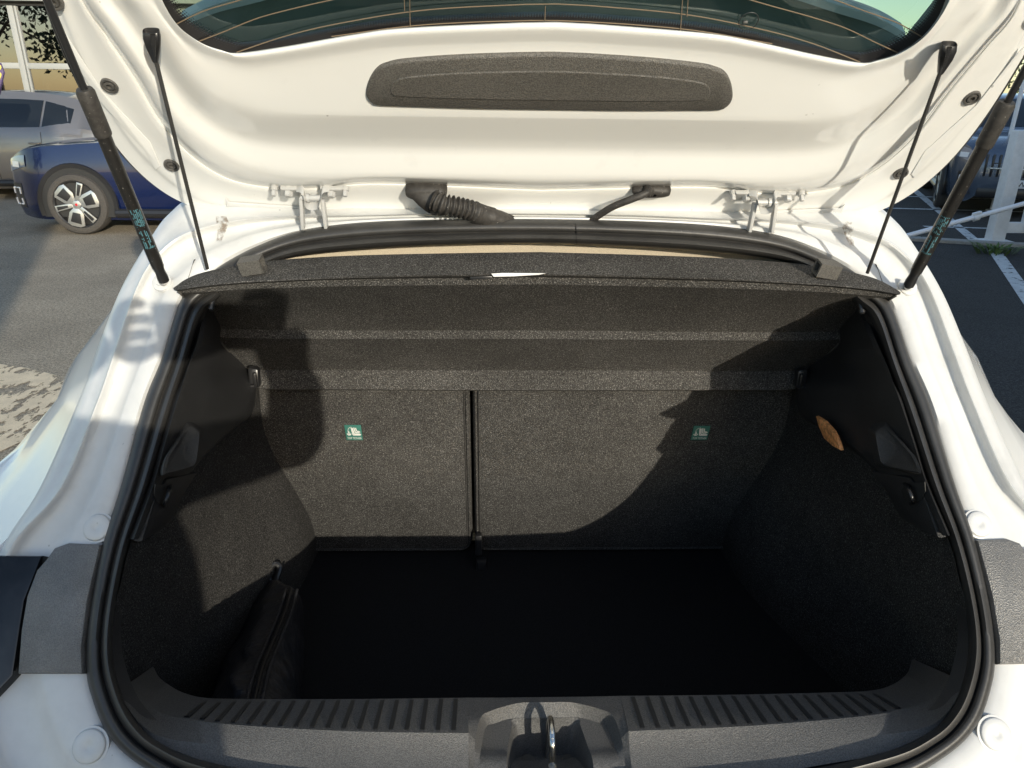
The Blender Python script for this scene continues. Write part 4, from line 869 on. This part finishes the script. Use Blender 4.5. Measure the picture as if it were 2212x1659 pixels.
# ================================================================== parked cars
def make_car(name, label, M, paint, L=3.95, H=1.5, hw=.89, group=None, detail=None, loc=(0, 0, 0), front_arch=.85, wheel_r=.335):
    root = empty(name, loc, label, "car", group)
    k = L/3.95; kz = H/1.5
    St = [(0, .30, .60, .64, .62, .50), (.05, .20, .74, .78, .74, .60), (.16, .16, .84, .88, .83, .66), (.40, .15, .92, .955, .98, .72), (.85, .15, .965, 1.0, 1.0, .74), (1.15, .15, .985, 1.035, 1.0, .74),
          (1.45, .15, .99, 1.24, 1.0, .68), (1.78, .15, .995, 1.43, 1.0, .63), (2.2, .15, 1.0, 1.49, 1.0, .62), (2.7, .15, 1.0, 1.50, 1.0, .62), (3.2, .15, 1.01, 1.46, 1.0, .61), (3.55, .17, 1.0, 1.36, .99, .58), (3.78, .2, .97, 1.10, .97, .60), (3.9, .24, .9, .95, .93, .62), (3.95, .32, .78, .82, .86, .6)]
    def ring(st):
        l, lo, sh, tp, w, wt = st; w *= hw; wt *= hw; lo *= kz; sh *= kz; tp *= kz
        return [(l*k, w*.90, lo), (l*k, w*.97, lo+.10), (l*k, w, lo+(sh-lo)*.35), (l*k, w*1.0, lo+(sh-lo)*.62), (l*k, w*.985, lo+(sh-lo)*.82), (l*k, w*.95, sh), (l*k, max(wt*1.05, wt+.02), sh+(tp-sh)*.80), (l*k, wt*.95, tp-.012), (l*k, wt*.5, tp+.006), (l*k, 0, tp+.012)]
    R = [ring(s_) for s_ in St]
    def pt(p): return M(*p)
    cols = [crom([np.array(r[j]) for r in R], 3) for j in range(10)]; rows = list(zip(*cols))
    mb = MB(); mb.grid([[pt(p) for p in r]+[pt((p[0], -p[1], p[2])) for p in reversed(r[:-1])] for r in rows])
    e0, e1 = rows[0], rows[-1]
    for e in (e0, e1): c = [pt(p) for p in e]+[pt((p[0], -p[1], p[2])) for p in reversed(e[:-1])]; mb.add(c, [tuple(range(len(c)))])
    body = mb.build("body", paint, root, ang=38)
    col_ = [np.array(c) for c in cols]
    def side(l, t, off=.006):     # point on the glasshouse side
        a = np.array([np.interp(l*k, col_[5][:, 0], col_[5][:, i]) for i in range(3)]); b = np.array([np.interp(l*k, col_[6][:, 0], col_[6][:, i]) for i in range(3)])
        p = a+(b-a)*t; p[1] += off; return p
    for sg in (-1, 1):
        for (l0, l1, t0a, t1a, t0b, t1b) in ((1.62, 2.32, .02, .66, .02, .97), (2.36, 3.04, .02, .97, .02, .96), (3.07, 3.46, .03, .95, .20, .80)):
            mb = MB(); g_ = []
            for i in range(7):
                t = i/6; l = l0+(l1-l0)*t; a0 = t0a+(t0b-t0a)*t; a1 = t1a+(t1b-t1a)*t
                g_.append([pt(q_*np.array([1, sg, 1])) for q_ in (side(l, a0, .0), side(l, a0+.03), side(l, (a0+a1)/2), side(l, a1-.03), side(l, a1, .0))])
            mb.grid(g_); mb.build("side_window", "car_glass", root)
        mb = MB(); c = side(1.5, .1, .09); mb.box(pt(c*np.array([1, sg, 1])), (.13, .18, .12), bev=.03); mb.build("door_mirror", paint, root)
    for (l0, l1, nm) in ((1.2, 1.74, "windscreen"), (3.58, 3.80, "rear_glass")):
        mb = MB(); g_ = []
        for i in range(5):
            l = l0+(l1-l0)*i/4; c7 = np.array([np.interp(l*k, col_[7][:, 0], col_[7][:, j]) for j in range(3)]); c9 = np.array([np.interp(l*k, col_[9][:, 0], col_[9][:, j]) for j in range(3)])
            g_.append([pt((l*k, c7[1]*x_*.97, c7[2]+(c9[2]-c7[2])*(1-abs(x_))+.008)) for x_ in np.linspace(-1, 1, 9)])
        mb.grid(g_); mb.build(nm, "car_glass", root)
    ex = nrm(pt((1, 0, 0))-pt((0, 0, 0))); ey = nrm(pt((0, 1, 0))-pt((0, 0, 0))); ez = np.array([0, 0, 1.])
    for l in (front_arch, 3.32*k):
        for sg in (-1, 1):
            c = pt((l, sg*hw*1.0, wheel_r)); ax = ey*sg
            mb = MB(); r0 = wheel_r+.055; r1 = wheel_r+.10   # dark arch lining and trim
            a_ = [math.radians(d) for d in range(-18, 199, 9)]
            mb.grid([[c+ex*math.cos(t)*rr+ez*math.sin(t)*rr+ax*o for t in a_] for rr, o in ((r0-.02, -.06), (r0, .012), (r1, .018), (r1+.006, .0))]); mb.build("arch_trim", "arch_black", root, ang=40)
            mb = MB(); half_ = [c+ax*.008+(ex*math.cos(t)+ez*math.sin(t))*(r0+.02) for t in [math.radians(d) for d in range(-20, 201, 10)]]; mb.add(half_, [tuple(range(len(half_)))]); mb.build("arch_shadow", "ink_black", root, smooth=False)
            mb = MB(); R_ = wheel_r; mb.lathe(c-ax*.05, ax, [(R_*.70, -.12), (R_*.97, -.10), (R_, -.02), (R_*.99, .055), (R_*.95, .085), (R_*.86, .098), (R_*.78, .096), (R_*.76, .085)], 56); wh = mb.build("wheel", "tyre", root, ang=40)
            mb = MB(); mb.lathe(c-ax*.05, ax, [(R_*.77, .088), (R_*.75, .093), (R_*.72, .085), (R_*.70, .02), (R_*.2, .01), (0, .01)], 48); mb.build("rim", "rim_dark", wh, ang=30)
            if detail == 'star':
                for q_ in range(6):
                    t = math.radians(q_*60+(12 if q_ % 2 else 18)); u_ = ex*math.cos(t)+ez*math.sin(t); w_ = np.cross(ax, u_); o = c+ax*.030
                    def fr_plate(pts, hole, mt, nm):
                        mb = MB(); mb.plate([o+u_*R_*a+w_*R_*b for a, b in pts], ax, .014, .003); mb.build(nm, mt, wh, ang=30)
                        mb = MB(); mb.plate([o+ax*.0145+u_*R_*a+w_*R_*b for a, b in hole], ax, .002, .0005); mb.build("spoke_insert", "rim_dark", wh, ang=30)
                    if q_ % 2: fr_plate([(.14, -.07), (.73, -.10), (.73, .10), (.14, .07)], [(.30, -.035), (.67, -.06), (.67, .06), (.30, .035)], "alloy", "spoke")
                    else: fr_plate([(.12, -.10), (.30, -.23), (.66, -.28), (.735, -.14), (.735, .14), (.66, .28), (.30, .23), (.12, .10)], [(.28, -.12), (.60, -.18), (.63, .18), (.28, .12)], "alloy", "spoke")
                mb = MB(); mb.lathe(c+ax*.045, ax, [(R_*.15, -.012), (R_*.15, .002), (R_*.11, .006), (0, .006)], 6); hub = mb.build("hub_cap", "alloy", wh, ang=20)
                mb = MB(); mb.lathe(c+ax*.052, ax, [(R_*.045, -.003), (R_*.045, .002), (0, .002)], 6); mb.build("hub_badge", "red_badge", wh)
            else:
                for q_ in range(5):
                    t = math.radians(90+q_*72); u_ = ex*math.cos(t)+ez*math.sin(t); w_ = np.cross(ax, u_); o = c+ax*.025
                    mb = MB(); mb.plate([o+u_*R_*a+w_*R_*b for a, b in ((.05, -.08), (.68, -.06), (.68, .06), (.05, .08))], ax, .014, .004); mb.build("spoke", "alloy", wh, ang=30)
    # front lamps, grille, number plate, door lines, handles
    for sg in (-1, 1):
        def surf(l, z, off=0.0):
            a = [np.interp(l*k, col_[j][:, 0], col_[j][:, 1]) for j in range(0, 6)]; zz = [np.interp(l*k, col_[j][:, 0], col_[j][:, 2]) for j in range(0, 6)]
            return np.array([l*k-off*.55, np.interp(z*kz, zz, a)+off*.8, z*kz])
        sp2 = lambda l, z, off=0.0: pt(surf(l, z, off)*np.array([1, sg, 1]))
        n_ = nrm(-ex*.55+ey*sg*.8)
        mb = MB(); lo_z = (.66, .67, .69, .71, .73); hi_z = (.755, .80, .825, .84, .845); ll = (.045, .09, .16, .24, .33)
        mb.grid([[sp2(l, z0, 0), sp2(l, z0, .008), sp2(l, (z0+z1)/2, .012), sp2(l, z1, .008), sp2(l, z1, 0)] for l, z0, z1 in zip(ll, lo_z, hi_z)]); mb.build("headlamp", "lamp_clear", root, ang=30)
        mb = MB(); mb.grid([[sp2(l, z, .0145) for z in (.715, .75, .775)] for l in (.12, .17, .24)]); mb.build("lamp_unit", "lamp_white", root)
        mb = MB(); mb.grid([[sp2(l, z, .004) for z in (.27, .36, .45, .54)] for l in (.035, .06, .10, .15, .20)]); mb.build("lamp_panel", "arch_black", root)
        for zc_, sz in ((.455, 1), (.345, -1)):
            for (l0, z0, l1, z1) in ((.065, zc_-.03*sz, .065, zc_+.035*sz), (.065, zc_+.035*sz, .10, zc_+.035*sz), (.13, zc_+.035*sz, .165, zc_+.035*sz), (.165, zc_+.035*sz, .165, zc_-.03*sz)):
                mb = MB(); mb.tube([sp2(l0, z0, .010), sp2((l0+l1)/2, (z0+z1)/2, .010), sp2(l1, z1, .010)], .0085, 6); mb.build("daytime_lamp", "lamp_white", root)
        for lz in (1.36, 2.36, 3.05):
            g_ = []
            for z in np.linspace(.30, .95, 8):
                a = [np.interp(lz*k, col_[j][:, 0], col_[j][:, 1]) for j in range(1, 6)]; zz = [np.interp(lz*k, col_[j][:, 0], col_[j][:, 2]) for j in range(1, 6)]
                g_.append((lz*k, np.interp(z*kz, zz, a)+.002, z*kz))
            mb = MB(); mb.tube([pt((p[0], sg*p[1], p[2])) for p in g_], .0035, 6); mb.build("door_gap", "ink_black", root)
        for lz in (2.2, 2.95):
            mb = MB(); w_ = hw*1.005; mb.box(pt((lz*k, sg*w_, .80*kz)), (.16, .03, .03), ex=ex, ey=ey, bev=.008); mb.build("door_handle", paint, root)
        mb = MB(); mb.tube([pt((1.25*k, sg*(hw*.985), .24*kz)), pt((2.9*k, sg*(hw*.985), .24*kz))], .05, 10); mb.build("side_skirt", "arch_black", root)
    for z in np.linspace(.50, .66, 5):
        mb = MB(); mb.box(pt((.015*k, 0, z*kz)), (.02, .9*hw, .018), ex=ex, ey=ey, bev=.004); mb.build("grille_bar", "arch_black", root)
    mb = MB(); mb.box(pt((-.005, 0, .60*kz)), (.02, 1.0*hw, .018), ex=ex, ey=ey, bev=.004); mb.build("grille_strip", "alloy", root)
    mb = MB(); mb.box(pt((.02*k, 0, .30*kz)), (.06, 1.2*hw, .14), ex=ex, ey=ey, bev=.02); mb.build("lower_grille", "arch_black", root)
    mb = MB(); mb.box(pt((-.005, 0, .42*kz)), (.02, .44, .11), ex=ex, ey=ey, bev=.003); mb.build("number_plate", "plate_white", root)
    return root, pt, ex, ey

make_car("blue_hatchback", "dark blue hatchback with silver six spoke wheels parked on the left", lambda l, w, z: np.array([-5.5+l, 9.34+w, z]), "blue_paint", detail='star', loc=(-3.5, 9.34, 0))
make_car("silver_hatchback", "silver grey hatchback with dark windows parked behind the dark blue one", lambda l, w, z: np.array([-9.55+l, 12.1+w, z]), "silver_paint", loc=(-7.6, 12.1, 0), H=1.5)
suv, pt_, ex_, ey_ = make_car("slate_suv", "slate grey car with ribbed grille and white number plate facing the white gate", lambda l, w, z: np.array([7.35+w*math.cos(.45)-l*math.sin(.45)*-1, 10.25+l*math.cos(.45)+w*math.sin(.45)*-1, z]), "slate_paint", L=4.4, H=1.66, hw=.94, loc=(8.3, 12.2, 0), wheel_r=.36)
make_car("mustard_car", "mustard yellow car parked behind the barrier pole, left of the slate grey one", lambda l, w, z: np.array([9.95+w*.97+l*.24, 15.6+l*.97-w*.24, z]), "mustard_paint", L=4.1, H=1.55, hw=.9, loc=(10.4, 17.5, 0))
# number plate lettering on the slate car
V, Fc = text_geo("FWAC", .10); mb = MB(); tw = max(p[0] for p in V); o = pt_((-.017, 0, .42*1.66/1.5))
mb.add([o+ey_*(x-tw/2)*1.0+np.array([0, 0, y-.035]) for x, y in V], Fc); mb.build("plate_lettering", "ink_black", suv, smooth=False)
for i in range(14):
    mb = MB(); mb.box(pt_((.005, -.52+.08*i, .70)), (.03, .03, .30), ex=ex_, ey=ey_, bev=.006); mb.build("grille_bar", "arch_black", suv)

# ================================================================== gate and barrier on the right
gate = empty("white_gate", (6.6, 8.4, 0), "white painted metal gate standing open beside the slate grey car", "gate")
def gbox(name, c, size, bev=.006, m="gate_white", par=gate): mb = MB(); mb.box(c, size, bev=bev); return mb.build(name, m, par, ang=30)
gbox("gate_post", (5.83, 8.42, .62), (.16, .14, 1.24), .01); gbox("gate_stile", (6.17, 8.42, .68), (.11, .08, 1.08)); gbox("gate_stile", (8.2, 8.42, .68), (.11, .08, 1.08))
gbox("bottom_rail", (7.05, 8.425, .17), (2.3, .07, .12)); gbox("top_rail", (7.05, 8.425, 1.18), (2.3, .07, .08))
for i in range(12): gbox("gate_bar", (6.36+i*.15, 8.42, .68), (.025, .025, .94), .003)
gbox("ground_plate", (5.83, 8.42, .012), (.34, .24, .024))
pole = MB(); a, b = np.array([3.9, 8.02, -.02+.06]), np.array([7.6, 7.95, 1.05]); p0, p1 = at_d(1975, 505, 8.0), at_d(2212, 440, 8.0); d = nrm(p1-p0)
A_, B_ = p0-d*.42, p1+d*2.4; barrier = empty("barrier_pole", (A_[0], A_[1], 0), "thin white barrier pole slanting down in front of the white gate", "barrier")
pole.tube([A_, B_], .026, 14); pole.build("pole", "pole_white", barrier)
mb = MB(); c = at_d(2108, 470, 8.0); mb.tube([c-d*.03, c+d*.03], .036, 14); mb.box(c+np.array([0, 0, .045]), (.09, .04, .03), ex=d, bev=.004); mb.build("pole_clamp", "gate_white", barrier)
for (u, v0, v1, D) in ((2090, 170, 300, 12.4), (2190, 130, 262, 11.0)):
    p = at_d(u, v1, D); q_ = at_d(u+14, v0, D); mb = MB(); mb.tube([np.array([p[0], p[1], 0]), np.array([p[0], p[1], q_[2]+.5])], .03, 10); mb.lathe(np.array([p[0], p[1], 0]), (0, 0, 1), [(.08, 0), (.08, .02), (.03, .03)], 12)
    tag(mb.build("fence_post", "pole_white"), "thin white post left of the slate grey car" if u == 2090 else "thin white post behind the slate grey car", "post", "thin white posts")
# weed at the kerb
weed = MB(); rnd = random.Random(2); c0 = at_z(2150, 548)
for i in range(90):
    a = rnd.uniform(0, 6.28); r = rnd.uniform(.0, .16); l = rnd.uniform(.06, .16); b = c0+np.array([math.cos(a)*r*1.3, math.sin(a)*r, 0]); t = b+np.array([math.cos(a)*l*.9, math.sin(a)*l*.9, l*.7]); w = np.array([-math.sin(a), math.cos(a), 0])*.012
    mid = (b+t)/2+np.array([0, 0, .03]); weed.add([b-w*.4, b+w*.4, mid+w, t, mid-w], [(0, 1, 2, 4), (4, 2, 3)])
tag(weed.build("weed", "weed"), "small green weed growing at the kerb beside the white gate", "plant")

# ================================================================== building on the left with shop windows
bld = empty("shop_building", (-12, 15.2, 0), "low shop building with large grey framed windows behind the parked cars", "building")
Y = 15.0
def fx(u, v): p = at_d(u, v, Y); return p[0], p[2]
xm = (fx(28, 60)[0]+fx(66, 207)[0])/2; zt = fx(40, 142)[1]; ztop = fx(20, 12)[1]; xr = fx(118, 120)[0]
def bbox(name, x0, x1, z0, z1, y0, y1, m, par=bld, bev=.004): mb = MB(); mb.box(((x0+x1)/2, (y0+y1)/2, (z0+z1)/2), (x1-x0, y1-y0, z1-z0), bev=bev); return mb.build(name, m, par, ang=30)
W = 1.06; xs_ = [xm+W*i for i in (-6, -5, -4, -3, -2, -1, 0, 1)]
bbox("base_wall", xs_[0]-.5, xs_[-1]+.2, 0, .75, Y, Y+.25, "wall_tan"); bbox("fascia", xs_[0]-.5, 3, ztop+.07, ztop+1.0, Y-.15, Y+.3, "alu_frame"); bbox("fascia_gap", xs_[0]-.5, 3, ztop+.0, ztop+.07, Y, Y+.3, "ink_black")
bbox("side_wall", xs_[-1]+.06, 3, 0, ztop+.0, Y, Y+.25, "wall_tan"); bbox("roof_slab", xs_[0]-.5, 3, ztop+1.0, ztop+1.15, Y-.1, Y+8, "concrete")
bbox("room_wall", xs_[0]-.5, 3, 0, ztop+1, Y+4.0, Y+4.2, "room_dark"); bbox("room_floor", xs_[0]-.5, 3, -.02+.03, .05, Y+.26, Y+4, "room_dark"); bbox("room_end", xs_[-1]+.3, xs_[-1]+.4, .06, ztop, Y+.26, Y+3.99, "room_dark")
bbox("ceiling", xs_[0]-.5, 3, ztop+.3, ztop+.4, Y+.31, Y+3.99, "wall_tan")
sg_ = bpy.data.materials.new("shop_glass"); sg_.use_nodes = True; N = sg_.node_tree.nodes; L = sg_.node_tree.links; N.remove(N["Principled BSDF"])
tr = N.new("ShaderNodeBsdfTransparent"); tr.inputs[0].default_value = (.40, .39, .35, 1); gl = N.new("ShaderNodeBsdfGlossy"); gl.inputs["Roughness"].default_value = .01
mx = N.new("ShaderNodeMixShader"); mx.inputs[0].default_value = .28; L.new(tr.outputs[0], mx.inputs[1]); L.new(gl.outputs[0], mx.inputs[2]); L.new(mx.outputs[0], N["Material Output"].inputs[0]); MATS["shop_glass"] = sg_
for i, x in enumerate(xs_):
    bbox("mullion", x-.05, x+.05, .75, ztop, Y-.03, Y+.05, "alu_frame"); bbox("mullion_edge", x+.065, x+.10, .75, ztop, Y-.01, Y+.04, "alu_frame")
    if i < len(xs_)-1:
        bbox("transom", x+.10, xs_[i+1]-.05, zt-.05, zt+.05, Y-.02, Y+.05, "alu_frame"); bbox("window_sill", x+.10, xs_[i+1]-.05, .75, .83, Y-.04, Y+.06, "alu_frame")
        for z0, z1 in ((.83, zt-.05), (zt+.05, ztop)):
            mb = MB(); mb.box(((x+xs_[i+1])/2+.025, Y+.03, (z0+z1)/2), (W-.13, .01, z1-z0)); mb.build("window_pane", "shop_glass", bld)
bxp = at_d(105, 210, Y+.35); bx_ = empty("blue_box", (bxp[0], Y+.35, .06), "blue cardboard box with pale lettering standing inside the shop window", "box")
top_z = at_d(100, 163, Y+.35)[2]; x0 = at_d(88, 165, Y+.35)[0]; bw = .62
mb = MB(); mb.box((x0+bw/2, Y+.45, (top_z+.06)/2), (bw, .2, top_z-.06), bev=.004); mb.build("carton", "box_blue", bx_, ang=30)
V, Fc = text_geo("Brahmon", .17); mb = MB(); mb.add([np.array([x0+.06+y, Y+.346, top_z-.12-x]) for x, y in V], Fc); mb.build("box_lettering", "box_print", bx_, smooth=False)
sp_ = at_d(2, 165, 12.9); sign = empty("purple_sign", (sp_[0]-.25, 12.9-3.2, 0), "purple sign with yellow print at the left edge, above the silver car", "sign")
D_ = 9.7; c = [at_d(u, v, D_) for u, v in ((-190, 132), (3, 136), (11, 157), (4, 190), (1, 205), (-190, 205))]
mb = MB(); mb.plate(c, (0, -1, 0), .03, .004); mb.build("sign_panel", "sign_purple", sign, ang=30)
for P_ in (((-20, 140), (2, 141), (3, 146), (1, 151), (-20, 151)), ((-20, 158), (2, 157), (3.5, 162), (0, 172), (-20, 170))):
    mb = MB(); mb.plate([at_d(u, v, D_-.032) for u, v in P_], (0, -1, 0), .002, .0005); mb.build("sign_print", "sign_yellow", sign)
mb = MB(); p = at_d(-170, 204, D_); mb.tube([np.array([p[0], D_+.06, 0]), np.array([p[0], D_+.06, p[2]+.2])], .025, 10); mb.build("sign_post", "steel", sign)

# ================================================================== outside the picture: what shades it
pyl = empty("shade_pylon", (1.1, -6.0, 0), "tall grey pylon added out of view to cast shade on the left", "sign")
gbox("pylon_panel", (1.05, -6, 3.0), (.88, .35, 5.6), .03, "alu_frame", pyl); gbox("pylon_foot", (1.05, -6, .1), (1.1, .6, .2), .02, "concrete", pyl)  # unseen pylon, added to throw the shadow band on the left
sh = empty("shade_building", (12, -4, 0), "long low building added out of view to shade the ground on the right", "building")
gbox("wall", (12.2, -4.6, 1.95), (10, 19.6, 3.9), .03, "wall_tan", sh); gbox("roof_edge", (12.2, -4.6, 4.0), (10.3, 20, .2), .03, "concrete", sh)  # unseen building, added to keep the right-hand ground in shade
for i in range(6):
    mb = MB(); mb.box((7.19, -12.5+i*3.1, 1.7), (.04, 2.4, 2.0), bev=.004); w_ = mb.build("window", "pane_glass", sh)
    mb = MB(); mb.box((7.16, -12.5+i*3.1, 1.7), (.05, .06, 2.0), bev=.004); mb.build("window_bar", "alu_frame", w_)

# ================================================================== trees
def tree(x, y, h, cr, seed, label, leaves=2600, m="leaf", zc=.62):
    root = empty("tree", (x, y, 0), label, "tree", "trees round the car park"); rnd = random.Random(seed)
    tr_ = MB(); base = np.array([x, y, 0.]); tr_.tube(crom([base, base+np.array([.1, 0, h*.25]), base+np.array([0, .1, h*.5]), base+np.array([.15, 0, h*.75])], 4), [.18*h/6*(1-i/15) for i in range(13)], 10)
    cl = []
    for i in range(26):
        a = rnd.uniform(0, 6.28); r = cr*math.sqrt(rnd.random())*.85; z = h*zc+(rnd.random()-.5)*h*.7; cl.append((np.array([x+math.cos(a)*r, y+math.sin(a)*r, max(z, h*.22)]), cr*rnd.uniform(.22, .42)))
        if i < 9: e = cl[-1][0]; s_ = base+np.array([0, 0, h*rnd.uniform(.3, .6)]); tr_.tube(crom([s_, (s_+e)/2+np.array([0, 0, .2]), e], 3), [.06*h/6*(1-k/8) for k in range(7)], 6)
    tr_.build("trunk", "bark", root)
    cb = MB()
    for i in range(leaves):
        c, r = rnd.choice(cl); d = np.array([rnd.gauss(0, 1) for _ in range(3)]); p = c+nrm(d)*r*rnd.random()**.45; a = nrm([rnd.gauss(0, 1) for _ in range(3)]); b = nrm(np.cross(a, [rnd.gauss(0, 1) for _ in range(3)])); s_ = rnd.uniform(.07, .15)*(h/6)
        cb.add([p-a*s_, p+b*s_*.45, p+a*s_, p-b*s_*.45], [(0, 1, 2, 3)])
    cb.build("crown", m, root, smooth=False, recalc=False)
tree(-24, -9, 9, 4.2, 1, "leafy tree behind the photographer, mirrored in the shop windows", 4200, "leaf_dark")
for i, (x, y, h, lb) in enumerate(((-3, 34, 6.5, "leftmost tree beyond the white hatchback"), (4, 36, 7.0, "tree straight beyond the white hatchback"), (11, 38, 5.2, "low tree beyond the mustard car"), (24, 33, 5.0, "tree far right beyond the white gate"), (19, 36, 4.2, "small tree beyond the slate grey car"))):
    tree(x, y, h, h*.55, 10+i, lb, 2600)
